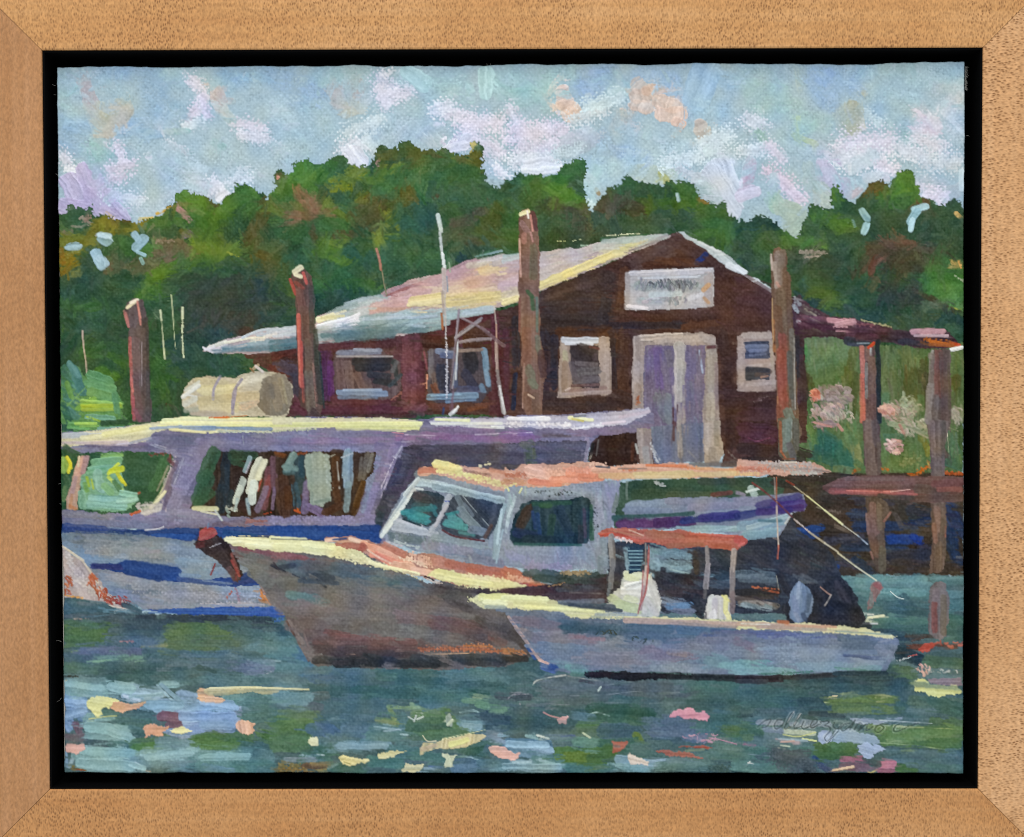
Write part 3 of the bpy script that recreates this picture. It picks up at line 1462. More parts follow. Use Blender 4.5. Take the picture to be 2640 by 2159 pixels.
5a7848 w10 110 38 114 44
4c7050 w7 134 14 150 14
8c7070 i4 74 3 90 2
c48c80 i3.4 92 2 96 7
d49a90 i2.4 70 0 86 4
9aa07c i4 150 2 172 10
98a078 i4 140 1 152 4
b0a888 i3 158 6 174 14
c4907c i4 148 2 152 10
a8a484 i3 192 4 202 8
d8d0b0 t1 192 10 193 27
@flower
T 3 2
K a07c74 3.2 144 22 7 7 14 20
K c89c90 1.8 144 22 8 7 26 20
K dcb8ac 1.6 141 20 6 5 12 30
@flower
T 3 1
K c08674 3.2 137 162 6 4 12 20
K d0a08c 1.8 137 161 7 5 20 25
@flower
T 3 1
K c06c58 3 71 149 3 6 8 30
K d88870 1.8 70 148 3 6 10 25
@post
T 3 2
P 64544c r0.5 a89 114 -2 127 -2 130 20 131 48 118 48 116 20
74645c w6 120 0 121 20
5a5050 w6 126 0 128 20
6c5c50 w8 121 22 123 46
5a5048 w4 129 20 130 44
@post
T 3 2
P 675c58 r0.5 a89 176 -2 194 -2 190 20 189 50 177 50 176 20
7a6e6c w5 178 0 179 30
54504c w5 188 0 187 30
6c6058 w8 183 26 183 48
@post
T 3 2
P 5c5044 r0.6 a89 117 68 131 68 138 74 140 84 134 94 136 120 136 135 128 136 124 126 120 110 119 90
7a5f54 w7 123 76 126 100
80645a w5 120 84 122 100
6c5446 w7 124 104 128 120
5c5848 w7 132 116 132 134
8a6458 t2 134 90 140 82
706250 w5 130 76 130 96
8a6a60 t2 122 118 124 124
@post
T 3 2
P 66564a r0.6 a89 177 72 190 72 191 90 190 110 190 130 186 137 175 138 178 110
7a6258 w7 182 80 184 96
80604f w5 180 94 181 108
5c5248 w6 188 90 188 120
6c5c4c w7 184 112 184 132
8c5c50 t2 190 95 190 104
@dock_rail
T 3 2
P 6a4e48 r0.5 a2 78 58 86 54 100 49 130 48 170 49 206 49 206 72 180 73 160 71 130 68 110 66 84 64 78 61
745450 w6 90 56 160 54
6c5450 w4 100 51 150 51
8c524c w5 86 62 160 64
a4605a i2.6 90 63 130 64 164 66
c8786c t1.4 100 62 140 63
e0b0a0 t1 140 63 158 61
5e4c44 w8 165 60 190 64
6c4444 w7 180 56 206 54
8a544c w5 184 61 204 61
5f4a42 w6 160 70 206 68
50463e w5 130 67 160 69
6c5048 w4 120 58 160 58
@water
P 4c6c6e r1.2 a2 |0,2 12 150 60 166 100 175 |2,2 0 160 |3,2 95 140 130 138 150 140 160 138 175 139 190 140 207 140 |3,3 209 149 |0,3 12 150 12 0
T 3 2
5e8c8c w10 100 146 130 144
6a9c98 w8 110 142 170 143
5c8a8a w8 180 144 206 144
5c8c90 w10 120 150 176 152
4f7f80 w10 106 156 170 158
60989c w6 130 154 170 156
3f686e w12 130 166 170 166
325866 w10 152 160 160 170
5a888c w8 192 156 206 156
4c7c80 w10 192 166 206 166
446c70 w8 108 158 122 168
486c6c w10 110 170 130 172
T 3 3
3a5c5e w14 130 6 172 6
4c7c6c w10 130 8 172 10
3c6460 w10 120 14 172 16
2c4450 w8 120 17 150 20
c8d0a8 i2.4 116 4 138 4
e8e4b4 i3 120 5 134 3
d0d4c4 d2 112 2 130 2
c4c8c8 i1.8 112 10 128 10
3c6c60 w12 194 6 206 10
3c6458 w12 192 14 206 20
4c3c30 w8 156 22 176 24
5c3828 w5 156 32 176 33
70402c w5 160 30 200 31
203848 w10 148 24 150 40
1c3440 w12 144 34 164 42
b0bcbc d1.5 146 44 160 40
44605c w10 176 40 206 42
4c6c50 w10 174 44 204 46
4a6c50 w10 146 52 160 56
3a5c58 w10 140 54 150 64
567c58 w8 144 54 158 62
2c4448 w14 70 58 140 58
2c4850 w12 60 64 150 64
37585c w12 30 64 90 68
3a6060 w14 20 74 80 78
35585e w14 80 72 150 70
3c6464 w16 0 80 70 86
2c4c58 w7 0 96 20 96
44646c w10 20 92 60 90
345864 w8 64 86 84 84
30505c w10 60 82 80 80
3a4f55 w6 68 92 96 94
5a7448 w8 82 80 146 80
62803f w7 90 78 140 80
5c7c4a w8 90 86 136 88
668450 w7 96 90 150 89
a8b070 t1.4 84 77 100 75 130 75 146 78
e8cca8 i2.2 87 76 91 76
d4e0a8 t1 80 82 84 82
446468 w12 150 74 160 80
3f6660 w14 150 86 160 90
51705f w10 160 80 206 84
5c7c80 w8 158 90 180 91
3c6458 w14 180 80 206 90
4c7048 w12 180 100 206 104
5a8048 w12 130 106 204 112
4c7840 w10 134 116 200 120
5e864c w10 140 112 204 106
6c8c50 w5 120 104 150 106
a8b870 t1 150 104 200 106
8cac78 t1.2 120 118 160 121 190 125
c8c48c i2 194 126 204 124
4c7078 w12 140 128 200 132
466c74 w10 140 136 200 138
4a7470 w10 150 144 206 144
466c44 w9 148 141 162 141
42703c w8 150 142 160 143
4f7c70 w12 20 128 40 132
4a7078 w10 0 102 20 100
487058 w10 0 106 30 108
557850 w10 0 110 10 112
607c84 w10 30 112 60 118
4a7464 w12 0 126 30 132
5c8c80 w12 0 140 32 142
527a78 w8 50 122 76 124
4a7868 w8 60 126 90 130
4a7038 w12 76 124 96 124
446c38 w12 78 130 104 126
4a7444 w8 90 122 106 120
2c4c7c w5 70 132 82 144
44506c w6 76 140 88 146
48565c d24 36 130 66 142
505c60 w8 38 130 64 128
b0647c w5 96 134 118 133
8c5c6c w7 96 140 118 139
745c68 w5 90 144 118 142
c46c84 i6 130 138 142 138
b06480 i5 130 144 142 144
e4bc8c i3 88 144 106 141
e8c49c i2.4 94 142 106 140
3c5050 w7 118 134 128 138
e0c868 t1.6 118 144 122 146 128 143
e0e0c8 t1.6 8 140 12 136
d8d8cc t1.2 10 137 15 138
7c9494 t1 10 129 30 131
b07488 w3 0 119 16 121
b8a0a0 w3 36 116 56 118
T 2 3
3a5a5e w12 0 46 30 44
3c6064 w12 10 52 30 56
3f6468 w14 0 64 30 70
526870 w10 30 62 70 60
5a6c70 w14 40 64 90 64
546670 w14 40 72 90 70
56656c w10 90 68 150 66
4a5c68 w12 110 70 165 72
465a60 w12 60 78 140 78
3c6468 w10 100 80 130 82
3c6464 w14 170 70 210 76
42706c w12 180 66 210 66
3c605c w12 170 84 210 84
c8c8b8 t1.4 26 66 32 61 56 57
a8a89c t1 58 58 84 62
788890 t1 60 76 90 75 120 72 160 73
708088 t1 22 82 60 84 100 82
aabcb0 i2 86 71 88 68
b4c4b8 i1.6 86 71 94 72
9cb0ac t1 94 66 120 62
404c58 w8 4 76 22 76
a09ca8 t1.2 2 80 8 75 22 74
a0a0a8 t1.2 14 80 15 88
3c5c64 w12 10 90 60 92
34565c w12 0 98 50 100
345a60 w14 40 96 70 96
2f5c4c w12 80 88 110 90
2c584c w12 90 94 130 94
2e5c50 w10 110 90 134 92
3c6858 w10 100 100 120 100
9cc0b8 t1.4 76 94 84 91 96 94
507888 w8 66 94 80 96
4c7860 w9 70 104 86 104
44703c w8 70 106 84 106
547464 w12 64 110 90 108
3f6474 w12 90 108 120 108
4c6c80 w12 130 100 170 108
546c88 w14 140 110 180 112
4f6884 w12 150 102 184 98
3c5c68 w10 130 120 160 118
3f6c6c w12 180 100 212 96
4c7868 w12 190 116 212 118
64802f w7 120 112 124 118
4c703c w8 200 106 212 110
5c7c48 w7 202 104 212 106
566c68 w6 0 114 20 112
8cb4b0 i4 20 112 30 115
c8d0bc i2 30 112 40 115
9cb8b8 i3 34 115 44 114
4860a0 w2.4 52 113 64 112
607c98 w5 48 116 64 114
b8c8a4 i2 72 110 78 114
c0a4a0 i2 72 118 80 117
5c8c78 w8 66 118 90 120
3c6c58 w12 90 122 120 120
4a7838 w14 52 130 96 130
5a7f30 w12 56 132 84 136
66822c w8 58 130 80 132
4c7440 w12 80 136 96 126
507c98 w10 4 120 40 122
7098b0 w9 4 126 40 130
88acc4 i7 26 122 42 126
84a4ac i5 24 136 40 138
7ca0ac w9 0 138 50 142
90b8b8 w5 36 136 56 140
a8c8cc i3 8 136 24 136
4c7c7c w10 30 134 50 132
487c74 w10 60 142 100 143
446c60 w10 100 136 130 126
7ca4b8 i7 104 134 118 134
84b0b4 i6 104 140 140 140
7cacb0 w6 104 143 130 144
8cb0c0 i6 124 136 136 138
a0c0d0 i4 132 136 150 134
9cb8c4 t2 150 136 190 137
608880 w8 140 140 186 140
6f9090 w6 150 135 184 134
486c64 w8 120 126 150 130
50706c w8 120 122 150 120
5a7c70 w8 170 130 190 134
4f7868 w10 190 130 212 130
3f5c54 d8 188 142 204 142
5f8070 w10 190 122 212 124
b0a0b0 t2 176 118 180 116
T 1 3
2c4c58 w10 0 8 8 16
3060a0 d4 2 4 10 4
2c5ca0 d4 4 8 10 6
446c80 w12 4 36 30 44
3f6f94 w10 20 34 34 46
507c80 w14 0 22 16 30
5a8c94 w10 0 34 20 36
5a8890 w10 0 50 30 50
8cb0b4 t2 0 44 8 44
587c84 w12 0 60 34 58
648890 w12 0 64 30 64
54747c w14 30 58 60 54
486c88 w10 40 60 60 58
4a7084 w12 60 56 110 58
466a74 w14 60 62 110 66
3c6468 w14 40 74 90 74
3a6866 w14 80 72 150 72
3c686a w12 100 56 150 58
42706c w8 104 58 130 58
5c8c84 t2 104 59 124 58
5c9084 t1.6 112 55 124 55
38646a w14 120 62 170 66
507c84 w12 164 52 200 56
547c80 w12 170 58 212 62
3c6468 w12 170 66 212 70
2f5c54 w7 170 73 196 74
486c74 w12 50 84 100 84
446a74 w12 50 92 90 90
566868 w7 38 76 50 76
4c5c68 w8 32 84 44 86
6f9aa0 w10 4 76 34 78
7098a0 w7 8 82 30 82
54747c w7 0 86 12 90
5c7c54 w12 6 94 40 96
5c8448 w12 4 100 36 104
547c48 w14 0 112 30 112
507c54 w14 4 120 30 120
466c84 w12 36 106 50 108
4a6c8c w10 44 100 60 110
4c7080 w12 66 98 90 100
567888 w12 70 108 90 108
486c58 w10 30 128 56 124
3f6c5c w12 44 124 58 124
4c7c6c w12 30 134 50 138
60888c w10 60 120 80 122
6c94a4 w8 62 122 100 120
6490a4 w6 84 118 106 120
a8c8d0 t1.6 62 119 76 121
a4c4c8 t1.6 108 124 116 122 119 119
54807c w10 90 112 118 112
588488 w10 94 106 118 104
9cc0c4 t1.6 94 104 118 107
b4d4d4 t2 118 111 125 111 124 106
507c80 w10 120 96 124 104
6c8c58 w6 96 98 114 101
88985c w5 102 99 112 101
7c9458 w5 108 88 112 96
86a874 w3.4 106 86 130 88
84a87c w4 128 84 140 90
6c8c5c w8 130 92 160 90
5c8454 w10 134 94 158 98
487050 w14 128 104 160 102
446c58 w12 130 108 180 106
507850 w10 140 112 180 108
547c4c w10 160 92 168 100
c4d0c4 i2 132 94 130 99
b8c8bc i2 125 95 130 98
c0ccbc i2 133 97 138 95
a0b0a0 i6 162 95 163 101
c0cca8 i3 161 102 165 98
6c98a8 w6 172 100 190 100
7ca4b4 w6 174 104 190 105
9cc0c0 t2 172 91 184 89 191 93
507884 w8 172 96 190 95
2f4c60 w12 196 96 212 98
3a5c70 w10 200 104 212 104
487480 w10 140 82 176 80
3c6c70 w10 140 76 176 76
6c9c7c w6 176 80 196 82
90ac88 i3 184 77 192 78
689878 w7 190 84 212 88
44505c w8 206 76 212 78
3f6c60 w12 170 118 196 122
34604c w10 180 128 200 126
8c9ca8 w6 198 110 208 112
8ca4bc w4 198 112 212 118
486c7c w12 200 126 212 130
4c7c7c w12 110 126 130 128
4f8074 w10 130 130 156 134
508478 w10 90 136 118 138
44705c w8 56 142 84 142
547c7c w8 40 130 46 136
8cb0b4 d4 26 130 40 132
bcd4d0 t1.6 42 129 48 130
7c9098 w5 14 134 40 134
806c30 d7 8 141 40 140
6c5038 w6 30 140 48 141
d0a040 t1.6 30 145 50 143
907030 d4 8 143 30 143
4c7088 w10 170 134 190 138
5c8098 w10 168 142 192 142
9cc0c8 t1.6 170 131 182 132 193 136
5c7cb0 w4 144 140 154 141
8cacbc w3 140 142 150 143
5c7c70 w6 158 124 176 126
4a7480 w10 192 138 212 138
6c98a0 w5 200 142 212 142
88aca4 w4 52 142 60 138
T 0 3
3c5058 w14 20 6 100 8
303c48 w8 90 6 180 6
2c3844 w8 150 4 210 8
3a4c58 w8 190 12 212 14
b09080 d3 32 5 46 5
5a6c74 w6 24 2 50 2
4c7040 w14 24 16 62 16
527840 w12 28 14 60 22
4f7444 w10 28 26 60 26
486c58 w8 30 10 58 10
3f5c68 w12 70 16 106 18
4a6880 w12 66 26 104 26
8c6c74 d2 74 26 86 26
3c5460 w10 80 10 120 12
5c7c48 w12 120 20 168 20
587848 w12 122 14 170 16
567450 w12 120 28 160 30
4f6c58 w10 150 26 180 26
8c9468 w4 94 31 116 29
a09c78 t2 94 30 104 31
466c6c w10 180 20 210 24
3c5c60 w10 170 12 190 12
5c848c w10 190 30 212 32
7c9c68 t2 30 36 38 35
5c6c90 w8 40 36 70 34
6f6c90 w6 42 40 50 42
5c6884 w8 60 36 96 36
486878 w10 24 42 60 44
4f786c w10 24 50 60 52
5c8480 w6 52 43 80 41
7cac8c t2.4 50 45 70 43 94 41
40646c w14 100 38 130 40
4a7088 w8 130 38 180 38
54707c w10 120 48 180 48
3c5f62 w16 60 54 130 54
3c6464 w14 80 60 120 60
4a6c6c w14 110 60 180 58
3c5850 w6 146 50 160 54
4c6c7c w12 170 44 196 50
5c6c8c w8 188 50 198 52
74909c w8 200 46 212 46
6c7c98 w6 194 54 212 52
b4bcc8 t1.6 194 60 204 58 212 54
42686a w12 160 66 210 66
50787c w12 190 62 210 62
587c80 w12 150 60 190 66
70989c w12 24 62 60 66
6c949c w12 30 70 70 70
7ca8a8 w10 60 66 84 68
80acac w8 24 72 60 74
c8b468 d2 24 62 28 61
2c3028 d2 24 58 36 58
6c98bc w12 24 80 40 84
6488ac w12 30 86 42 94
7090b8 w10 22 92 28 104
84a8d0 w6 24 100 28 106
88acbc w8 84 68 108 72
90b4cc i5 78 76 100 76
b4c8d8 i3 78 76 92 80
9cbcc4 i4 98 78 116 74
80a4c4 w10 106 82 130 84
8cb4c8 i7 108 88 130 86
98b8cc w4 104 80 112 76
84a8cc w10 130 76 150 80
84b4b8 w6 126 65 112 65
8cb4b4 i4 112 64 126 64
90acd4 w12 130 92 150 94
86a0c8 w10 130 100 150 104
8cb0d0 w12 150 84 176 84
98bcd8 i6 152 82 180 86
7c9cc4 w14 150 96 176 96
7894bc w12 152 104 174 104
7c9ccc w12 120 108 146 108
a4c4e0 i3 132 99 150 98
6c94a8 i4 112 66 128 80 146 96
98c0d0 t2 108 66 124 82 144 97
a4b8d0 i6 182 86 190 88
9cb0cc w7 178 94 186 98
74889c w6 180 90 190 92
4c7478 w12 190 86 212 88
44706c w12 190 96 212 94
507c78 w14 186 78 206 80
74a4a4 w7 176 78 184 80
5a8c88 w8 170 76 180 80
84b0a8 w6 44 94 68 96
4c7478 w8 74 96 106 96
48746c w9 74 100 100 100
4c7468 w6 60 92 70 92
784c5c i9 112 95 126 97
845c6c i5 114 92 128 94
745468 i6 118 102 128 102
765c68 w7 34 102 38 112
805864 w4 33 102 38 104
6c6064 w6 26 114 42 114
86b0b0 i10 46 104 68 108
80acac i9 46 112 76 112
8cb8b4 i6 70 104 82 106
88b4b0 i6 74 112 86 116
7ca8a8 w5 60 118 80 118
507c80 w6 84 104 94 108
3c6464 w5 86 110 96 111
446068 w7 44 118 66 120
44706c w7 66 120 84 122
50784c w14 88 122 114 118
4f7f3c w12 90 126 106 124
5a7f48 w8 94 130 102 130
4a6c78 w7 110 116 138 117
5c8490 w6 112 114 138 118
487444 w14 146 118 190 116
528040 w14 150 124 180 124
4a783c w10 142 116 160 114
447044 w10 204 110 212 114
48743c w8 206 112 212 116
3a6468 w10 188 122 206 122
6c949c w12 112 122 140 122
7ca4a8 w14 100 130 140 130
7ca8a8 w12 36 130 84 130
86b0ac w10 40 138 84 138
88b4b4 w8 44 144 80 144
8cbab4 t2 44 129 70 131
98c4c0 t2 44 125 64 124
7098a0 w12 88 136 130 140
5c8c8c w12 140 132 180 134
6c9898 w10 148 130 190 130
5a8c88 w12 150 140 190 141
5a888c w12 180 128 210 132
4f8484 w12 180 140 211 140
6490a4 w6 150 142 176 144
b0ccd0 i4 88 138 94 142
a8c4c8 w4 30 134 28 140
8cb0d0 w4 25 128 26 140
7c6c3c d4 30 142 42 143
a04820 d2 34 143 42 144
8c8444 d2 30 140 36 141
c0a080 t1 96 144 102 145
@post
T 3 2
P 6c6868 r1 a89 176 150 182 146 190 148 194 160 193 174 |3,3 190 22 186 25 180 24 175 18 174 0 |3,2 175 165
7c7478 w6 182 154 182 168
7c504c w6 180 166 |3,3 180 16
6a6458 w6 188 160 |3,3 188 18
@post
T 3 2
P 806c6c r1 a80 122 148 128 144 133 146 132 152 127 160 124 168 118 172 120 160
905c60 w5 127 148 130 150
6a7878 w4 122 156 122 166
@water
T 0 3
8cb2d0 i8 132 86 176 84
94b8d8 i6 150 82 180 87
86a8d0 i9 132 94 176 95
88acd0 i7 150 103 176 103
80acc4 i8 100 84 128 84
9cc4cc i5 84 78 112 75
84b4b4 i9 46 104 66 106
90bcbc i7 66 108 82 113
84a8cc i8 25 82 42 84
86a8c8 i8 24 94 40 90
8cb8bc i8 66 68 84 70
84b0b0 i8 28 66 56 70
8cbcbc i8 42 126 84 128
88b4b4 i9 38 138 84 140
8cb8bc i7 100 132 138 128
7cacac i7 150 132 190 131
9cc4c0 i5 84 138 96 142
T 2 3
8cb4c8 i6 4 120 38 121
8cb4bc i6 0 140 50 141
T 1 3
7ca4b4 i7 62 121 104 121
84acb8 i5 176 103 190 104
@water/light_dab
T 0 3
Q e0dc90 r1 a10 44 82 48 78 56 77 63 77 72 79 74 82 66 86 64 88 60 87 56 89 58 92 56 95 52 94 48 90 45 86
e6e29c i4 50 81 64 80
d8d888 i2.4 46 97 60 95 71 94
c8d898 i1.6 44 99 60 98 72 96
@water/light_dab
T 0 3
Q dca47c r0.8 a0 65 86 68 81 74 81 84 83 90 83 98 81 92 86 84 88 76 92 70 90
e0ac80 i5 70 85 76 85
d4a87c i2 84 85 97 82
@water/light_dab
T 0 3
Q e4b48c r0.9 a5 143 72 146 70 152 70 160 76 168 77 170 80 165 83 156 84 149 82 145 78
Q dccc98 r0.7 a178 150 70 156 68 190 68 |1,3 0 68 20 69 8 72 0 75 |0,3 205 75 196 72 184 72 176 75 170 77 158 76 150 73
e4dca4 i1.8 156 69 190 68 |1,3 8 69 34 70
c8bc88 w2 156 73 180 71
@water/light_dab
T 0 3
Q e4a888 r1 a0 95 105 98 102 106 102 110 104 118 104 117 107 112 109 113 113 108 113 104 111 98 114 97 109
b08c74 w1.6 104 106 116 106
@water/light_dab
T 0 3
Q e4e0a4 r0.9 a2 120 107 124 104 130 104 136 105 141 107 138 109 128 110 122 110
@water/light_dab
T 0 3
Q e8b494 r1.1 a80 181 102 186 98 192 98 194 101 198 100 196 105 198 108 190 112 184 110 182 106
@water/light_dab
T 0 3
Q eab4a6 r1.2 a0 25 118 30 119 36 121 40 118 42 124 38 127 34 130 25 127
@water/light_dab
T 1 3
Q e4e0b0 r0.9 a20 33 117 36 113 41 114 43 118 42 121 35 121
@water/light_dab
T 1 3
Q e8dc9c r1 a10 60 132 66 131 72 132 80 134 88 133 89 136 82 138 76 139 70 140 64 137
a8a060 t1.2 66 136 72 138
@water/light_dab
T 1 3
Q dcd498 r1.2 a175 96 130 100 128 110 127 118 126 124 125 112 131 104 133 97 133
@water/light_dab
T 1 3
Q d8c894 r1 a100 134 126 138 121 150 118 165 114 180 111 196 111 196 114 186 119 174 123 166 124 150 125 136 129
e4e090 i5 164 120 178 116
c8b08c w4 137 125 150 121
e8e8b0 i1.4 156 115 180 110 195 107
e4dcb4 i2 138 112 142 117 150 117
@water/light_dab
T 1 3
Q e8e0b0 r1.2 a0 119 143 124 137 128 138 131 140 134 138 139 139 136 143 132 145 120 145
@water/light_dab
T 1 3
Q ccd0a8 r1.2 a80 157 129 162 129 169 130 166 133 164 138 165 141 159 142 158 136
@water/light_dab
T 1 3
Q ecb4a4 r1 a0 199 123 204 121 212 122 |2,3 0 122 4 126 10 128 14 127 13 134 8 135 0 133 |1,3 206 132 200 127
@water/light_dab
T 2 3
Q d8a4a4 r0.8 a0 47 97 52 95 57 94 59 96 56 102 53 100 50 101
b48484 i1.4 36 91 42 94 50 96
@water/light_dab
T 2 3
Q d48ca0 r1 a0 151 96 154 90 160 88 164 89 166 87 172 88 174 91 182 90 187 94 185 98 176 97 166 97 158 95
b87c94 w2.4 160 94 178 93
@water/light_dab
T 2 3
Q ac6050 r0.8 a5 98 117 114 118 112 121 106 126 98 128 99 122
8c7c78 w3 101 122 105 122
@water/light_dab
T 2 3
Q a86454 r1.1 a5 137 126 144 124 156 126 168 128 180 132 184 134 170 132 160 131 150 131 142 128
Q b05c48 r0.8 a2 152 122 180 121 190 123 186 124 170 123
788c74 w3 166 126 182 125
@water/light_dab
T 2 3
K d090a4 1.4 180 114 18 4 22 160
c88ca0 i1.4 186 118 192 115 212 120
@water/light_dab
T 2 3
Q e0ccb8 r0.9 a15 112 130 115 129 122 133 131 135 131 139 122 140 116 139 114 135
@water/light_dab
T 3 3
Q c8543f r1 a170 166 34 170 29 182 28 178 33 174 37 169 36
K c85840 1.6 190 29 16 3 16 170
c8584c d2 156 40 164 38
@water/light_dab
T 3 3
K dca490 1.8 170 52 6 5 14 60
K d0d0c0 1.3 188 54 14 2 14 5
@water/light_dab
T 3 3
Q 8c7c88 r0.8 a0 174 60 204 59 206 66 190 66 178 65
Q e0e090 r1.2 a5 162 61 168 60 178 66 190 66 196 64 204 69 206 72 196 76 186 76 180 77 172 73 166 73 162 70
c8cc8c i1.4 186 70 204 73
@water/light_dab
T 3 3
Q 98a8bc r1 a5 103 94 112 95 130 98 144 96 152 94 150 98 138 101 120 102 108 100
b8c8c8 i1.4 130 98 160 100 178 101
Q 90a8bc r1 a8 88 108 100 106 118 110 126 113 132 118 118 120 100 118 88 118
Q 9cb0d4 r0.8 a30 73 112 78 107 86 108 88 113 86 118 78 120 74 117
Q a8bcdc r1.2 a15 110 120 120 119 132 122 137 125 128 128 124 133 116 132 112 128
@water/light_dab
T 3 3
c4ccb0 w4 44 108 70 110
dce08c i1.8 42 111 56 113 72 109
d4dc90 i1.6 60 115 72 117
b0b48c t1 44 106 50 104
8c94a0 w5 20 100 40 100
7c8ca8 w6 26 106 40 108
84909c w5 50 102 70 104
788898 w5 60 100 84 102
@water/light_dab
T 3 3
a8c0c8 i2.4 38 115 64 117
d0a898 t1.6 40 118 52 117
d4d4b8 i1.8 36 123 44 124
c4d0b4 t1.4 40 121 48 122
@water/signature
T 3 3
46524f g1 19 104 25 99 28 98 31 97 30 100 27 104 23 105
46524f g1 41 98 37 98 34 103 36 106 41 103 44 97 41 105
46524f g1 43 105 49 96 51 92 49 93 44 103 44 106 50 104
46524f g1 51 105 56 97 58 93 56 94 52 103 53 106 58 104
46524f g1 61 99 59 104 61 106 66 104
46524f g1 67 104 72 101 73 98 70 98 67 103 69 105 77 101
46524f g1 76 100 82 99 84 100 80 103 84 104 85 108 80 114 83 117 90 107
46524f g1 89 100 88 104 92 106 96 101 93 107 88 113 83 119
46524f g1 103 101 98 102 95 106 97 108 103 104 108 98 103 107
46524f g1 107 107 111 101 114 102 111 108 116 103 119 102 118 108 124 104
46524f g1 131 102 127 104 126 108 130 109 134 105 131 102 139 102
46524f g1 148 102 144 104 143 108 148 108 156 104 165 101
c8c8c0 t0.8 52 90 46 100
c4c4bc t0.8 58 92 52 102
@bush
P 5c8c4c r1.6 a5 |0,1 12 128 22 122 36 122 42 130 50 126 66 134 68 145 73 148 76 160 80 172 |0,2 90 2 56 8 12 10
T 0 1
3c6c58 w10 22 126 28 150
4c7f7c i8 32 124 40 146
5a8c88 i6 28 120 36 130
4f7c68 w10 30 150 40 160
6c9c4c i5 26 138 30 150
5c9464 i9 48 130 64 136
649c68 i9 46 138 66 142
6c9c58 i8 48 146 64 150
80b048 i6 36 160 50 152
8cb84c i6 40 156 74 158
a8bc34 i4 40 159 74 158
a0b840 i4 40 162 70 162
6c9c54 i6 36 166 70 166
4c7c70 w8 26 162 34 168
74a88c i5 44 168 68 170
2f5c4c w7 22 158 28 172
80b060 i2.4 26 158 44 140
5c9060 i6 70 148 72 162
9cc048 t2 44 168 56 172
T 0 2
2a5044 w6 22 4 30 6
6ca85c i5 28 3 44 4
8cbc5c i4 38 4 54 3
a0c850 i3 34 1 52 1
2f4830 w5 58 1 80 0
8cb8ac i3 54 5 84 4
@ferry
P 76708a r0.6 a1 |0,2 12 10 60 6 90 2 |0,1 116 172 150 170 212 170 |1,1 40 168 100 169 140 171 150 168 212 169 |2,1 0 167 60 166 100 163 130 160 136 166 |2,2 138 5 122 8 84 14 80 18 74 36 60 60 20 80 |1,2 100 110 |0,2 150 100 12 92
T 0 2
6c6880 w9 106 14 150 16
726e88 w9 110 22 150 24
757090 w10 150 13 212 15
7c7894 w10 150 20 212 22
6a6484 w6 22 24 100 22
7c7c98 w6 26 22 60 26
8f94a4 t1 104 21 116 25
9ca0a8 t1 186 12 187 20
8c84a4 w16 148 22 130 50
8880a0 w12 142 40 122 70
6f6a84 w6 132 28 118 66
8a84a0 w12 130 60 122 78
a09cb0 t2 132 32 128 44 122 60
9c98a8 t1.6 106 20 140 30
7c7490 w9 150 18 153 40
82808c w8 24 82 80 86
8c84a0 w9 70 88 110 84
7c7894 w9 100 90 160 88
6c7494 w7 26 90 100 95
8f8aa0 w7 110 80 150 84
706c8c w6 104 94 160 92
807c94 w7 166 90 200 88
6a5c70 w5 160 94 190 90
8c5450 d3 190 90 208 90
74606c w5 170 92 190 96
T 1 2
7a7490 w8 0 12 60 12
7c7898 w8 20 8 100 9
7c7090 w8 0 18 100 18
887098 w5 20 16 120 16
7c7ca0 w7 0 23 100 23
8c6490 w9 116 14 160 14
86688e w8 150 8 200 9
885f8e w9 150 14 210 14
7c6c8c w6 120 18 160 19
7a7098 w6 96 22 120 20
b098b4 t1.4 122 11 150 12
c0b0c4 t1.4 186 11 212 10
c88090 t1.2 110 9 120 10
8078a0 w10 104 30 92 60
8c7ca4 w10 112 24 104 50
7c8cac w6 98 30 88 60
7f8eac w8 90 60 84 80
8880ac w8 96 56 88 84
8078a0 w9 84 90 96 88
c8c4d4 t2 119 21 113 32
c4b8cc d3 112 32 100 60
c4b8cc t1.6 106 52 100 68
c07878 i2.4 113 42 110 48
8c84a8 d9 0 88 74 89
8480a4 w5 40 93 90 94
T 2 2
88649c w8 0 11 24 12
84608c w7 0 15 30 15
7c7088 w9 30 9 70 9
84708c w7 60 8 110 8
7c6c80 w7 90 12 130 6
7c789c w5 30 16 80 15
d8c8dc t1.4 0 10 25 9
80607c w3 126 5 137 5
5c5058 w3 36 12 60 12
9c8ca8 w4 76 16 74 34
@ferry/roof_edge
T 0 2
P d4cca4 r0.6 a175 12 10 40 9 70 5 90 2 |0,1 112 172 130 168 150 169 212 169 |1,1 0 167 20 169 44 169 100 169 140 172 |1,2 138 0 136 5 120 9 106 8 60 4 40 5 0 8 |0,2 212 8 180 9 150 8 120 6 104 10 100 16 86 19 50 20 20 22
c4c8c8 i5 22 12 56 12
e0d8a4 i5 40 14 100 8
e4dc98 i5 60 11 100 4
dcd0b0 w4 40 18 84 17
c8b4b8 w4 22 19 80 19
d0c4d0 t2 70 20 90 18
a8a8b4 w3 84 18 102 14
eeeaa0 i4 110 4 212 2
ece4a0 i3 112 0 212 0
8c9cb0 i4 130 5 160 5
7f94ac i4 150 4 212 6
e8dc98 i3 120 6 152 9
e4dca0 i2 156 9 164 8
8c9cb0 i2 102 5 130 3
c0c4a8 d3 164 8 212 9
T 0 1
e8ecb4 i4 114 172 140 170
ece8a8 i3 130 169 212 170
c85a24 d3 156 169 176 168
e06a20 i1.8 160 169 172 169
c88454 t1 176 168 190 167
T 1 2
e8ea9c i4 0 3 60 3
e6e698 i4.4 60 4 134 5
eceaa0 i3 20 1 136 1
c0bc9c w3 60 6 120 7
b4b890 d3 0 8 40 6
@ferry/roof_edge
T 1 2
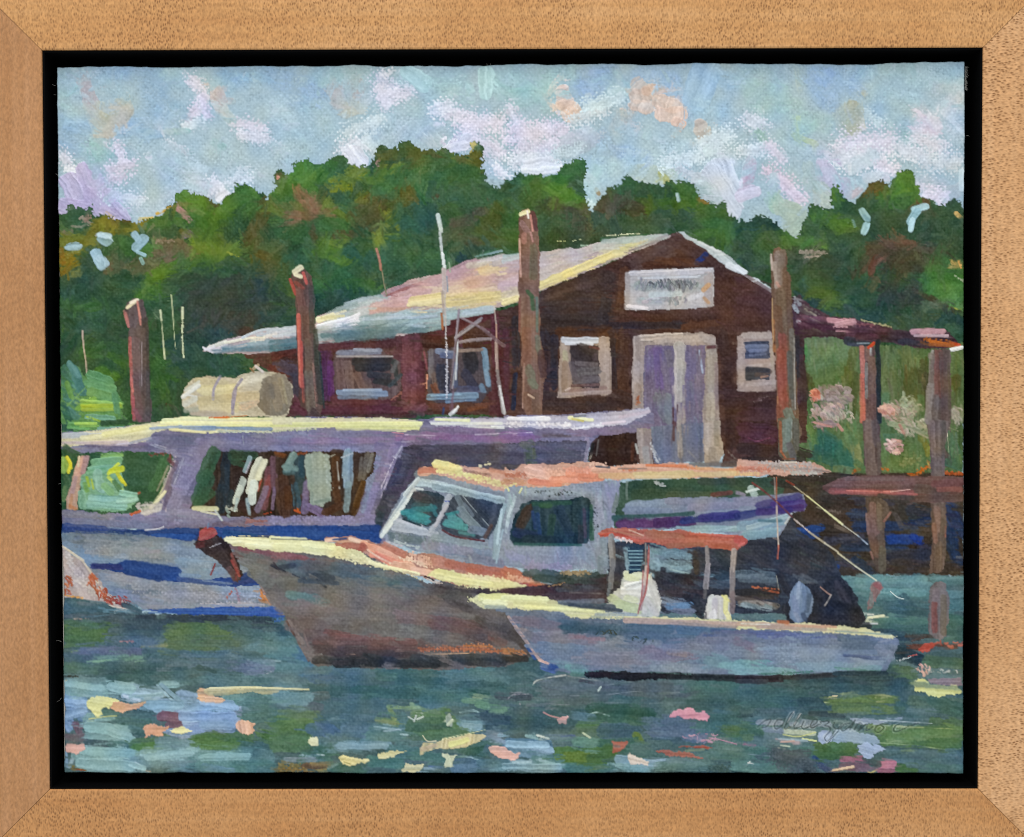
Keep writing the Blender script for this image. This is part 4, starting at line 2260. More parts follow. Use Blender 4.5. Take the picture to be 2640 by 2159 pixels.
P c0bac8 r0.8 a178 143 0 150 -5 212 -4 |2,1 60 167 100 164 132 160 134 164 |2,2 110 2 90 4 66 6 |2,2 0 4 |1,2 212 6 180 4 150 3
e8e8dc i3 146 1 210 1
f0f0e8 i3 180 4 212 5
e4e4a8 i3 150 -3 180 -2
T 2 2
e8e0e0 d5 0 1 60 2
ece8ec d4 64 5 90 2
d8c8d4 i3 90 1 110 -1
d0c0cc w4 106 -5 132 -10
T 2 1
ece8ac i4 60 169 80 171
e8d878 i3 62 170 72 172
7c7c84 i2.4 64 168 74 167
e8e4e4 i4 4 170 40 170
@ferry/opening
T 0 2
P 345c3c r0.8 a85 12 24 24 25 30 29 60 27 100 26 122 30 124 34 118 50 108 70 102 78 90 83 60 83 40 80 12 79
34583a w14 84 34 110 40
365c40 w16 84 50 104 50
2f5438 w10 88 64 104 66
3c6840 w8 114 36 104 60
5c7c48 w5 24 60 23 70
38583a w7 24 24 34 30
4c6c44 w6 24 50 28 60
7c4438 d3 100 30 116 28
743c30 t2 120 29 120 36
d4cfa0 w4 118 50 110 66 102 78
a09c84 w3 118 40 108 62
e8e0a8 i3.4 116 62 108 72 102 78
c8bcb4 d6 94 80 90 76 104 74
b8a8ac d4 124 34 118 52
d0c4b0 w8 96 80 110 76
b4a4ac d4 112 70 116 80
c4552c d3 84 84 92 81
b04830 w2 88 66 92 64
a09c9c w6 116 54 118 60
5c3038 w4 118 34 124 40
7c6c80 w5 126 36 116 60
6a5c74 w4 120 60 114 78
T 0 2
P c0987c r0.6 a80 36 31 46 31 40 50 36 68 36 80 25 79 26 68 32 48
d09c88 w4 40 32 34 50
d8a890 w4 38 34 34 46
a88488 w5 44 32 40 46
b08c84 w4 34 50 30 66
c89064 w4 30 66 29 78
c07848 w4 28 76 34 79
d8c4a0 t2 37 31 36 40
@ferry/opening_plant
T 0 2
P 7cac84 r1 a20 56 32 64 28 76 28 77 34 74 42 77 52 78 62 90 66 88 74 80 81 60 81 40 79 36 74 38 60 38 50 44 44 48 40
88b868 i4 58 31 76 29
7cb07c i6 50 36 74 34
80b894 i4 46 42 70 40
6ca478 i6 46 46 60 44
c8d430 i4 64 46 72 38
ccd42c i5 66 44 76 42
c4c830 i4 72 46 77 54
e0d828 i3 74 50 79 57
c8d850 w4 64 50 76 62
a8c438 i4 44 50 46 58
b4c840 i4 48 52 50 60
78a850 w5 42 56 44 62
8cb8a4 i8 56 54 58 60
80ac90 i7 54 46 56 58
88b87c i6 60 58 66 64
4f7c50 w5 70 54 74 60
8cbcac i6 48 68 80 70
90c0ac i7 46 74 78 76
8cc0a8 i5 76 64 88 66
94c0a8 i5 74 72 88 70
78a888 i6 38 64 40 76
7cac90 t2 44 78 70 79
@ferry/opening_plant
T 0 2
P 8cac4c r1 a60 12 31 24 31 29 36 31 42 27 46 12 46
80a84c i5 22 34 23 44
dcd430 i3.4 26 32 29 38 27 45
e4d828 i2.4 28 36 30 42
@ferry/opening
P 3c2c20 r0.8 a88 |0,2 158 27 170 26 |1,2 96 27 93 44 86 54 80 70 76 85 0 85 |0,2 165 86 162 82 138 79 142 70 150 46
T 0 2
34583c w12 160 28 150 50
365c40 w14 154 50 146 70
2f5438 w8 158 64 146 74
202c34 w9 171 30 168 60
22303a w8 166 60 166 80
263440 w5 172 40 172 76
345038 w9 176 30 196 30
2f4a34 w6 178 36 188 40
382820 w9 180 44 180 70
1f2c30 w5 176 64 174 76
d8d4a4 i5 142 78 162 79
dcd8b4 i3 148 81 163 84
c4ccc4 t2 161 80 167 89
b4b4a0 d5 172 78 180 80
7c8c80 d4 172 80 174 86
3c241c w8 184 74 196 84
T 0 2
784850 w8 210 44 206 76
884444 w6 211 50 208 66
7a6880 w5 208 60 200 80
a84838 t2 203 52 200 62
c44c28 d3 204 84 212 82
T 1 2
6a4a54 w7 2 34 3 60
7a6480 w4 3 60 1 78
4c2f1f w12 10 54 12 80
56341e w8 14 60 16 76
3f2c20 w5 6 30 6 44
84481c w4 4 28 12 30
8c4420 d3 20 28 32 28
e0681c i4 24 74 24 80
d05820 t2 21 80 26 82
2c4448 w9 24 36 26 60
34505c w7 22 58 24 74
324c54 w6 28 32 28 48
7c6c90 w8 32 56 30 80
806c94 w9 36 78 44 82
54341c w8 58 32 60 70
4c2c18 w7 62 76 50 82
3f2a1c w6 56 28 64 28
402c1c w8 78 30 78 60
4a3018 w6 80 64 76 82
5a3c1c w6 84 56 78 76
b4b0a4 t1.4 60 36 62 60
b8b4a0 t1 54 31 58 29
@ferry/life_jacket
T 0 2
d4d4b8 i8 202 36 196 50 194 62
ccd4c4 i7 196 56 194 72
dcd8b4 i5 206 35 200 50
a8c0c0 w4 190 70 192 82
8ca0a4 w3 191 74 192 84
@ferry/life_jacket
T 0 2
c4ccb8 i7 186 52 182 64
c8ccb4 i6 184 60 180 72
b4c4b8 w4 181 70 179 80
@ferry/life_jacket
T 0 2
88a0a0 i4.4 193 32 188 44
b0a8b0 t1.6 193 36 189 46
@ferry/life_jacket
T 1 2
6c8880 i7 20 30 14 42
78948c i5 12 40 22 42
4c6c6c w4 12 46 20 46
@ferry/life_jacket
T 1 2
P 94a090 r1 a88 31 29 50 28 53 36 54 50 55 66 53 72 40 76 36 74 34 56 31 44
98a290 w12 42 32 44 70
8c9a88 w6 34 34 36 60
a0aca0 d5 50 30 53 60
7c8c7c w3 40 72 52 70
@ferry/life_jacket
T 1 2
8ca4b4 i8 70 28 70 56
98acb4 i5 68 28 67 50
849ca0 w6 70 56 68 80
b0b8bc t1.6 64 32 74 28
@ferry/life_jacket
T 1 2
6c645a w6 88 30 84 50
7c766c w4 92 29 88 44
6a6054 w3 82 32 80 52
@ferry/stern
P 4c4858 r0.8 a2 |1,2 120 22 212 20 |2,2 0 19 30 17 74 17 76 20 72 36 60 40 0 44 |1,2 212 60 150 60 120 80 100 102 95 95 98 84 108 64 116 42
T 1 2
33304a w6 116 36 104 70
343c50 w7 104 70 98 90
403c4c w12 130 28 150 28
3c3848 w12 130 40 114 70
4a4454 w12 150 26 210 26
504c58 w12 160 34 212 36
48404c w10 134 38 110 66
3c3c48 w10 106 66 100 84
2c3c44 w6 100 84 97 98
54485c w4 128 44 118 66
T 2 2
5a5870 w10 0 24 24 24
504c60 w12 0 32 70 34
5c5c74 w9 30 22 70 22
54566c w9 34 30 70 30
504848 w5 0 40 50 39
5c6458 w12 24 20 26 36
4c5848 w6 22 26 22 36
64684f w3 27 20 27 34
8c8498 w3 77 17 74 36
3c2c30 t2 56 38 70 37
@house
T 2 2
P 38261f r0.6 a88 80 20 86 13 100 11 121 9 120 24 122 38 100 40 78 38 77 28
3c281e w12 90 18 116 18
34221c w12 88 30 114 32
54301f w4 118 20 117 34
6c6860 i2.6 86 16 84 30
1e201e w4 81 20 78 34
8c8474 t2 80 28 78 34
9ca08c t2 119 20 122 26
@house/door_frame
T 2 2
P 968c80 r0.6 a88 121 5 134 5 135 24 136 38 125 39 122 24
a4988c w4 125 8 126 30
8c7f78 w6 131 10 131 36
b0b4a8 t2 120 20 122 28
a0a098 w6 128 24 130 36
@house/door
T 2 2
P 6a707c r0.6 a88 134 4 182 0 182 36 136 37
6c7480 w10 140 8 142 34
707484 w8 150 6 150 34
62687c w10 170 4 172 30
787c88 w6 146 20 148 36
9a948a w5 160 0 161 30
5a3c3a w3 155 0 155 16
c4c8c0 d4 134 20 140 36
a8aca8 t1.6 136 24 142 34
7c8088 t2 168 26 178 36
6a645c w3 160 28 162 37
@house/door_frame
T 2 2
P a49884 r0.6 a88 183 -2 197 -2 198 16 201 26 196 37 183 37 182 16
b4a894 w6 187 2 187 26
98907c w5 193 0 194 20
988e7c w8 190 26 192 36
@house
T 2 2
P 48302a r0.8 a5 198 -2 213 -2 |3,2 36 -2 38 18 40 30 70 38 0 38 |2,2 212 40 198 38 202 24
3c2a28 w10 206 2 206 20
6c5c50 d4 204 26 212 34
5c4c44 t2 200 30 212 36
5a5654 w4 170 38 210 38
T 3 2
4a2c38 w14 6 6 34 10
4c2c3c w10 8 12 30 16
3a2a26 w12 4 24 34 28
6c3c50 t1.6 10 14 18 17 30 14
2f2622 w6 6 34 60 34
362a24 w8 54 26 66 30
@piling
T 3 2
P 64604f r0.5 a89 37 -4 56 -4 58 12 55 26 53 34 44 35 38 30 38 10
6c7c74 w6 44 0 44 24
708078 w4 48 -2 47 16
56564c w6 53 0 54 22
5c5c5c w6 48 20 52 32
8c5438 w3 39 0 40 26
9c6040 t2 40 26 44 32
7c4c34 w3 42 33 52 33
8c948c t1.2 50 0 50 14
@ferry/stripe
P 24417c r0.6 a3 |0,2 12 91 26 92 40 96 100 98 140 96 212 94 |1,2 60 94 98 94 98 104 100 110 40 108 0 104 |0,2 170 107 140 110 100 108 60 104 30 101 12 102
T 0 2
2c468c w7 26 96 60 98
28427c w8 104 102 140 106
24509c w6 104 104 140 104
2c548c w7 150 104 176 106
244c80 w6 170 100 200 104
4c5c90 w3 24 93 80 98
d4d0d4 t1.2 97 98 108 97 114 95
T 1 2
204690 w8 0 97 60 98
1f4890 w8 10 102 90 104
284888 w8 60 104 96 106
203c78 w5 84 96 97 96
@ferry/hull
P 7c8894 r0.7 a4 |0,2 12 101 30 101 60 102 100 104 140 108 160 106 205 110 212 150 |1,3 12 3 |0,3 130 1 |0,2 96 170 92 168 12 155
T 0 2
66747c w10 36 104 96 106
5c6c78 w9 60 108 90 110
6c8094 w8 24 104 32 106
728ca8 w10 24 112 50 120
7c94ac w8 28 118 60 124
8a8f94 w12 46 112 100 114
8c9094 d14 50 118 120 120
8c9498 w14 70 116 140 118
7c8c9c w12 110 112 150 120
8898a4 d12 130 124 160 126
7490ac w8 36 124 80 128
6c84a0 w6 44 128 74 129
7c94a8 w10 130 128 170 134
8898a4 w12 140 132 180 140
7890a4 w9 126 138 160 140
8a8898 w9 56 138 90 142
8c8f98 w10 60 142 110 148
7888a0 w10 58 142 64 152
6f80a0 w7 66 152 90 160
8c9098 d14 90 150 150 152
8c909c d16 100 160 160 162
7c88a4 w7 76 158 110 164
888c9c d14 120 156 190 160
8c9ab4 d14 170 154 206 158
8ca0b8 w7 160 150 200 152
9c7c8c d4 180 152 184 166
a8a4ac d5 150 166 204 166
9498a8 w3 100 168 200 167
7c8c9c w6 90 164 96 168
6c8ca4 t2 84 160 90 168
a0a09c w5 200 140 208 154
K d07838 1.6 206 157 3 8 16 55
e09050 t2 206 158 212 166
b06050 d3 172 160 176 154
@ferry/hull_stripe
T 0 2
P 254284 r0.7 a8 46 129 72 129 80 126 96 128 126 132 130 140 150 144 180 140 192 137 202 148 180 150 150 147 112 144 88 140 60 134
2c3470 w5 50 131 74 132
244484 w10 80 130 124 137
284a8c w8 86 136 124 141
22407c w6 80 136 110 142
3c5488 w4 128 143 170 148
6c88a8 w3 130 139 146 140
2c3c74 w6 180 146 198 143
243c74 w6 184 142 194 138
6c80a0 t2 150 144 176 147
@ferry/bow_bottom
T 0 2
P b8a8a4 r0.8 a60 12 111 22 112 30 122 40 126 46 133 56 145 66 158 78 162 88 172 70 170 40 164 12 159
c4b4b0 d10 26 126 40 140
c8b8ac d10 30 140 56 154
bcb4b4 d8 26 118 30 130
c8bcb0 d8 46 154 70 164
d4c4a8 w3 22 113 40 126
d0c0a8 t2 40 126 54 146
K c05c34 1.7 26 148 5 9 24 60
K c05830 1.7 49 146 4 7 20 60
K b8502c 1.7 58 156 5 6 20 55
e0a050 d3 22 157 40 160
K a84434 1.6 66 162 6 3 18 20
K 9c3c38 1.6 76 163 6 5 20 35
d8c8b4 t2 60 166 86 172
e0c0a0 t1.6 40 162 60 167
@ferry/boot_line
P 2c50a0 r0.6 a2 |0,2 92 171 120 170 170 168 205 168 |1,2 4 168 10 172 |1,3 12 4 |0,3 130 1
T 0 2
3058a0 w3 110 171 206 170
T 1 2
3058a8 w5 0 170 8 172
T 0 3
3460b0 w2 100 0 200 1
@water
T 0 2
P 3a5a62 r0.8 a8 12 159 34 160 60 166 80 171 100 174 12 175
446878 w9 24 166 50 170
3c6068 w8 30 164 60 168
5c8898 w4 60 172 90 172
2c4c58 w5 78 166 92 172
@lobster_boat/hull
P 6e6664 r0.7 a5 |0,2 168 108 178 104 212 103 |1,2 0 104 48 108 60 112 85 116 105 130 140 145 160 148 212 152 |2,2 0 152 40 150 92 150 92 164 |2,3 5 0 24 41 10 46 0 49 |1,3 160 52 90 51 42 49 36 46 28 34 18 18 12 0 |0,2 212 165 196 140 182 122 176 112
T 0 2
6c7070 w12 186 124 206 128
6c706c w12 196 136 210 146
7c5a60 w7 176 112 190 116
8c4450 w5 184 114 212 118
74504f w6 178 120 184 124
b08474 t1.6 202 148 212 166
T 1 2
94484e w6 0 118 30 124
8c504c w5 20 124 60 128
5c6068 w12 20 130 60 132
54686f w10 10 128 26 134
475a68 w12 40 138 70 140
50626c w12 60 134 100 140
4f6c7c w12 76 144 130 148
45606c w10 100 146 140 154
6c6c64 w14 10 146 40 146
6c6c68 w14 60 148 100 152
7c746c w12 90 154 140 158
6c6460 w12 130 156 160 160
74706c w16 40 156 80 156
587c7c w9 20 158 40 160
648884 w7 16 156 50 164
7c7068 w16 60 166 120 168
746460 w16 130 166 170 168
806c68 w14 10 168 50 170
3c3438 w8 156 148 190 154
44383a w8 150 150 170 160
4c4448 w8 160 160 180 170
40343a w8 190 154 212 152
54504c w8 160 158 180 160
262c3c t3 0 130 12 136
2c3444 w4 8 132 20 130
2c3648 w4 20 138 30 142
34404f w5 30 138 56 142
2c3440 w3 42 144 50 150
3c4c5c w4 26 144 60 146
302c38 t2 2 128 8 136
T 1 3
74605c w16 20 10 50 10
706866 w18 60 10 120 10
6f6c6a w16 90 16 140 16
7a6060 w12 120 4 160 8
744f4c w14 150 10 190 14
5c4848 w12 180 20 205 24
504440 w12 190 8 210 20
6c5454 w14 36 20 60 24
7c4c4c w5 50 17 70 20
84504e w5 60 22 130 27
704a48 w6 40 27 130 28
544040 w6 40 32 120 33
4c3c40 w6 40 36 130 37
603f40 w5 90 32 140 32
44383c w6 60 39 140 40
2f2f30 w7 40 43 100 46
22282e w8 60 46 150 47
2a3038 w8 120 46 212 44
303a40 w7 130 42 212 41
b0b4ac t1 38 38 46 38
c49c84 t1 68 38 76 38
b06248 d6 136 33 200 33
c4683f d5 150 33 212 35
cc7038 d3 176 30 200 31
e0a878 t1 140 38 180 37
7c5048 w6 200 22 212 28
846c68 t2 30 20 36 38
8c7870 w4 16 8 28 28
6c4a3c t2 14 8 34 44
T 2 3
544842 w12 2 8 10 20
4c4038 w10 8 20 18 28
b46c3c d6 0 34 18 36
d07c50 t2 0 37 16 38
4c3c34 w5 16 30 24 38
34302c w5 0 43 20 42
@lobster_boat/deck_edge
P b48070 r0.8 a12 |1,2 48 108 50 105 74 104 80 106 98 110 130 120 150 118 190 128 212 134 |2,2 0 130 20 138 36 146 50 150 40 153 0 154 |1,2 212 152 180 150 150 144 132 140 100 128 80 116 60 110
T 1 2
ecc0a4 i3.4 50 107 60 106
ecb898 i4 60 109 76 108
1c3c7c w3 56 107 68 106
f0c8ac i4 72 106 86 110
e89c7c i7 84 112 110 120
ec9070 i6 92 120 120 128
e88468 i5 96 120 110 130
f0b090 i5 98 116 126 126
f0c0a4 t2 82 112 100 124 124 134
ecb494 i7 112 130 128 132
ecc8a8 d6 118 122 140 130
e4b094 d9 128 120 150 130
b46c5c w7 60 113 84 114
b05c50 w6 84 112 80 118
c47860 w7 104 112 120 120
c08070 w8 150 126 190 134
b86c58 w7 160 128 212 136
c06850 w6 180 134 212 140
d09070 d5 170 138 212 142
e8b498 i6 130 134 150 138
c8c0c4 w3 106 108 118 112
T 2 2
c46c4c w8 0 134 14 140
d88464 d8 0 142 24 142
e0a480 d7 4 140 30 148
c4583c w5 18 148 46 150
d0805c t2 24 146 50 150
9c5050 w4 0 150 20 149
@lobster_boat/gunwale
P e6dfa8 r0.9 a10 |0,2 167 106 176 103 190 104 212 105 |1,2 0 104 16 105 36 108 56 112 80 118 96 128 110 134 130 140 140 145 120 138 90 130 70 124 40 120 20 118 0 117 |0,2 212 116 196 116 180 112
T 0 2
f0ecb8 i5 172 107 212 109
ece8b4 i4 190 112 212 114
2c3c5c t1 180 104 212 104.5
T 1 2
eeeaac i6 0 107 30 108
ece8a8 i6 4 113 56 116
e8e4a4 i6 30 110 56 113
e4dca4 d8 50 118 84 126
e8dca4 d7 64 122 106 132
e8e0a8 i3 90 128 134 138
dcc8a0 d4 120 136 132 139
444860 t1 0 106 34 107
T 1 2
P e4dc9c r1 a8 142 138 150 134 160 136 190 140 212 144 |2,2 0 143 10 146 24 150 0 152 |1,2 212 152 190 150 170 148 154 144
e8e098 i6 152 136 170 140
ece49c i5 160 142 200 148
e8d8a0 d6 180 140 212 144
e4dca0 d4 176 149 212 152
c4b0a4 d4 142 142 154 147
3c3438 d3 140 140 148 144
@lobster_boat/hull
P 45333a r0.8 a3 |2,2 0 152 20 150 40 148 92 138 100 140 106 160 92 165 60 162 30 160 0 157
T 2 2
503038 w7 0 154 40 155
4c383c w8 40 158 90 160
4c5058 w6 50 152 90 150
6a5c5c t2 60 155 90 156
2c3c38 w8 20 136 60 140
34483c w9 30 142 60 146
3c4840 w8 50 142 80 144
30403c w8 60 140 90 138
a08050 d6 54 137 76 137
b88450 d3 40 150 56 146
3c3034 w8 80 146 94 148
3a3238 w7 92 150 104 160
8a6c54 t1.6 54 146 58 150
@lobster_boat/cabin
P 858f9e r0.7 a4 |1,2 98 102 106 88 118 66 132 50 150 46 212 60 |2,2 0 54 20 58 60 56 92 53 106 52 106 68 100 90 96 110 96 134 60 134 20 134 0 131 |1,2 212 132 180 128 130 116 106 108
T 1 2
6c7a80 w7 110 106 150 110
5c6e74 w6 106 102 140 108
7c8c98 w9 150 104 190 110
7888a0 w10 150 114 200 122
8c8ca0 w8 140 112 180 118
7c8094 w8 180 122 210 128
86909c w8 160 108 204 112
a8b4b4 d4 112 108 134 114
7c8488 w8 134 48 170 52
848c94 w8 160 54 212 64
T 2 2
8c98a4 w8 12 60 30 62
94a4b0 w8 20 64 70 64
8a94a8 w9 56 58 100 58
8a90a8 w9 92 58 98 90
9498ac w7 86 66 86 90
8c8ea8 w10 96 60 100 80
8c8ea8 w7 102 56 104 66
74807c w5 104 66 100 80
K 2c3438 1.1 46 64 20 3.4 42 80
K 3c4450 1.0 83 88 3 11 26 80
9ca8b4 w8 2 64 6 72
a4b8bc w6 6 66 4 90
bcccd0 t3 10 68 4 86 2 100
8c98a8 w7 86 100 84 112
8f98ac w9 10 118 80 118
8c90a4 w9 10 124 80 126
8c84a0 d8 20 130 60 132
8c90b0 w8 4 120 20 126
8494a8 w9 70 118 90 130
7c8494 w8 86 118 90 134
e4e498 i2.4 14 64 16 60
dce098 i2 4 62 2 58
@lobster_boat/cabin_frame
T 1 2
a8bcc0 i7 134 54 170 60
a4b8bc i7 150 58 210 72
98acb4 i4 170 62 212 76
c0d0d0 i3 136 52 160 56
dcdcd4 i6 130 62 116 80 104 98
c4ccc8 i4 134 52 122 66
b0bcbc i4 122 70 110 88
e0e4d8 i3 128 66 112 88 100 104
b4bcc4 i6 114 92 140 100
a8b0bc i5 112 96 150 102
b8bcc4 i4 116 89 136 94
8898a0 w6 148 104 190 112
94a4ac i3 150 108 200 114
aeb4bc i6 162 68 152 88 146 98
b4b0b4 i4 160 76 150 94
90a8b0 i6 212 76 206 98 204 122
a4bcc4 i3 210 80 206 110
7c8ca0 w4 200 100 200 112
9cb4c0 t2 211 98 205 128
2840a0 d2 156 71 162 72
@lobster_boat/window
T 1 2
P 3c4a50 r0.6 a60 129 64 136 62 150 63 158 68 156 78 148 92 142 95 130 92 118 86 120 80
4c464c w8 132 66 146 70
3c4448 w8 140 70 154 70
34545c w6 130 76 148 78
389094 w7 122 82 140 86
3c989c w6 126 86 142 90
307c84 w6 128 80 148 78
2f6c74 w4 146 76 150 84
dce4e0 t2 132 60 138 61
243c44 t2 120 88 136 94
@lobster_boat/window
T 1 2
P 3a4554 r0.6 a50 165 68 172 66 190 70 211 74 206 92 198 106 186 107 170 104 156 98 154 92
343c4c w9 182 74 202 80
303a48 w8 190 82 200 92
3c4454 w6 204 78 200 96
6c7c88 i5 170 68 178 84
70828f i7 172 80 186 96
788a94 i6 176 84 192 100
68788a i4 176 74 184 84
50989c w7 164 86 172 92
4c9c9e w7 160 92 176 96
2c8488 w4 160 84 170 82
48888c w5 172 100 184 102
6a7c94 w7 182 98 194 100
5c3038 t2 156 98 168 104 194 108
54403c w3 200 94 195 104
8c98a0 t1 174 66 182 76 198 94
@lobster_boat/window
T 2 2
P 233c48 r0.7 a85 16 74 26 71 60 70 72 67 78 70 81 82 80 100 76 110 40 112 10 111 5 106 6 96 10 84
2f5848 w5 26 74 60 73
345c40 w5 34 76 42 76
44342c w8 22 78 14 94
3c3028 w6 22 84 16 96
203050 w9 12 100 30 104
1e3c6c w5 30 84 32 100
28406a w4 26 82 28 96
22384c w9 50 80 60 100
243c44 w9 66 76 66 96
2c4840 w6 44 86 42 104
1f3440 w8 20 106 50 108
2c343c w6 70 96 70 108
345c48 w4 79 76 79 106
3c3448 w3 73 80 74 104
2f5c58 w3 10 111 70 112
@lobster_boat/roof
P d4a088 r0.9 a5 |1,2 133 43 140 40 147 40 148 34 170 39 212 44 |2,2 0 42 10 44 16 37 40 38 76 36 84 36 92 39 120 38 150 37 160 36 180 41 212 42 |3,2 0 34 30 36 60 36 70 37 80 41 86 45 76 47 50 48 20 49 0 49 |2,2 212 50 170 50 130 51 96 52 80 54 50 58 24 59 10 58 0 60 |1,2 212 64 190 58 160 50 146 47 132 48
T 1 2
c4705a w6 136 44 148 43
e8d888 i6 150 38 170 42
ece4a0 i5 150 36 160 38
e4d488 d9 154 43 190 50
e8dc90 d8 170 46 212 56
dcc888 d7 190 50 212 58
c88468 w4 200 43 212 46
e8dcb0 d3 190 40 200 37
a87c6c d3 176 44 200 48
T 2 2
c87858 d8 2 48 20 48
c88a60 d9 0 54 16 54
e8d890 d3 0 60 10 56
f0b89c i11 24 44 40 48
ecae90 d12 40 46 60 48
e4886c i6 24 54 50 56
ec9678 i7 44 52 66 52
e08460 i7 60 46 80 46
e09478 d10 56 42 76 44
e48460 w7 70 50 88 50
ecb090 i6 82 43 104 44
f0c0a4 d5 78 38 92 38
d87850 d4 108 42 120 43
e07848 i3.4 130 39 165 40
e08454 d4 160 40 176 42
dca070 w3 176 42 212 44
dcb480 w6 96 48 130 48
d8c088 w6 120 47 170 47
d8bc88 w6 160 48 212 47
e4c898 i3 120 50 160 50
d8a878 w5 88 48 110 49
50545c t2 84 40 96 41
6c6868 w2 104 42 130 42
T 3 2
d07c60 d6 0 42 30 43
dcb078 d4 0 47 20 47
a89c94 d8 30 40 76 44
bcaca4 d5 20 37 66 38
e4d4c0 t1.6 40 36 54 36
b8b0a0 d5 50 46 72 46
8c7468 w3 70 43 84 45
@lobster_boat/stern
P 3a5440 r0.7 a2 |2,2 106 54 130 52 170 51 212 50 |3,2 30 50 46 52 40 70 0 70 |2,2 212 72 160 74 120 76 108 96 100 96 100 86 105 70
T 2 2
2f4a3a w9 120 56 150 60
34523c w9 150 56 200 60
38503a w9 120 66 170 64
44543c w6 150 66 200 66
a8aca8 d4 138 54 146 58
6c7c70 w3 112 54 112 70
6c3c34 w5 190 66 206 64
46604c w6 107 60 107 74
2f4038 w7 180 54 210 54
T 3 2
2c4438 w8 2 54 30 55
345040 w6 20 60 32 66
b0c4bc i6 12 60 16 67
c4d0c8 i3 9 63 20 60
8c8498 w4 0 64 6 66
34302a w8 34 54 60 60
@lobster_boat/stern
P 7c869c r0.6 a175 |2,2 110 74 130 71 150 69 180 68 212 68 |3,2 0 69 30 68 50 66 60 65 63 72 62 80 50 82 44 96 38 106 0 110 |2,2 200 100 160 97 106 97 103 92 110 88
T 2 2
7c8ea4 w8 116 76 150 74
7484a0 w7 112 80 150 82
8488a0 w8 150 72 200 73
8484a0 w7 170 78 212 76
2c5050 w4 100 87 140 85 172 83
56285e w9 106 92 150 92
44285e w9 140 92 170 91
2c3878 w8 164 90 212 86
34307c w7 180 87 212 83
84a4b0 w6 160 97 212 96
90b0b8 w5 176 98 212 98
9cb8c4 t2 190 99 212 95
T 3 2
8484a0 w8 0 72 30 72
7c80a0 w6 20 70 56 67
3c3878 w7 20 76 56 68
44307c w8 34 76 60 74
4c2f6c w7 40 79 58 78
2c3474 w8 0 86 30 80
3c2c70 w6 20 82 48 80
7ca0b4 w9 4 94 40 90
a4bcc4 i5 10 96 44 86
8cb0bc w7 8 102 36 98
6f94a4 w6 6 104 34 102
c8ccc8 t2 50 83 44 92
4c7484 w4 20 90 40 90
@lobster_boat/cockpit
P 353a46 r0.8 a5 |2,2 94 110 112 108 170 106 212 108 |3,2 10 108 40 104 50 84 54 96 72 110 88 120 96 140 110 160 110 174 0 174 |2,2 0 174 |2,2 94 174
T 2 2
8494a0 w7 90 108 92 130
74848c w7 88 124 88 134
3c3c44 w8 104 112 106 140
343038 w8 102 140 104 152
86a8b4 w10 114 118 116 130
84a8b4 w12 140 120 170 120
8cacb4 w10 142 128 168 130
84a4b0 w9 136 120 138 136
7c9ca8 w7 150 136 168 134
9cb8b8 t2 152 134 168 138
203850 w4 112 112 130 114
34405c w5 136 112 190 115
3c3c40 w8 176 118 184 134
4c4034 w6 174 120 176 136
303844 w10 190 118 206 128
2c3640 w9 196 120 208 138
5c7c8c w5 180 140 200 139
5c7888 w8 190 144 206 142
2c3c4c w7 194 142 204 140
4f6070 w6 186 150 206 146
2c2a30 w10 142 140 180 144
343038 w8 140 146 190 144
3a3036 w8 146 154 180 156
24242c w8 166 158 172 168
2c2c34 w9 186 154 204 154
2c3038 w7 176 160 180 172
8494a8 w9 146 162 164 166
7c88a0 w9 150 168 170 172
6088b0 w6 150 167 170 166
34343c w6 100 150 106 152
445060 w6 176 146 204 148
T 3 2
30323c w12 4 112 34 114
2c2e38 w12 4 124 34 122
3c3c44 w10 6 118 30 130
5a6c78 w8 0 138 32 140
60707c w7 4 142 34 144
6c7c88 w4 0 140 24 139
2f2c2c w8 0 156 36 154
2a2c34 w12 40 110 60 114
34343c w12 40 120 76 124
38363e w12 44 130 60 134
30323c w10 60 110 80 116
3a3a42 w8 60 124 84 134
2c303c w8 80 134 90 146
5c6470 w6 60 140 70 146
34323c w8 70 150 84 160
23242c w10 76 160 106 168
24262e w8 84 146 100 156
33303a w7 94 150 104 164
2c2c34 w8 40 140 50 160
22242c w8 44 170 100 172
b85c34 d2.4 14 150 38 152
a85030 t2 20 152 38 155
8c8c80 t1 36 140 38 152
7c7060 w6 4 164 36 168
98908c w4 0 160 30 166
8ca0a8 w5 6 166 30 170
4c403c w5 0 160 36 158
@skiff/outboard_motor
P 2c2f3a r0.8 a80 |3,2 42 170 52 150 60 146 76 148 86 144 94 142 104 150 108 162 114 170 |3,3 118 6 110 14 90 14 66 10 46 8
T 3 2
2a2c38 w9 72 156 80 166
34323e w7 92 148 102 166
24262e w9 90 166 108 172
T 3 3
262832 w9 50 6 100 8
2a2a34 w8 66 2 112 6
22262e w6 94 12 120 12
@skiff/motor_cover
T 3 2
P 6c82a0 r0.8 a85 50 152 55 146 60 146 66 152 70 162 68 172 |3,3 62 8 54 10 49 6 |3,2 47 164
8498b4 w7 56 150 53 166
7c8cac w6 52 160 54 172
98a8c0 t3 57 146 55 160
4c607c w5 66 158 64 172
6078a0 w4 62 154 62 170
T 3 3
8c98b0 w5 54 2 56 6
40506c w5 60 2 62 6
@skiff/console
T 2 2
P c8c8bc r1 a85 110 138 118 136 128 140 134 138 138 150 142 162 142 174 |2,3 135 5 86 4 |2,2 96 162 100 154 106 152 108 146
e8ecc4 i6 112 138 130 140
dcdfb0 w7 112 140 120 144
e0dcd4 i8 114 148 128 150
dcd8cc i8 110 154 136 156
d0ccc4 i7 134 146 140 164
e4e4dc i5 112 150 126 147
c4cc9c w8 98 160 112 168
bcc894 w9 104 166 122 170
d8dcb0 w6 112 160 120 162
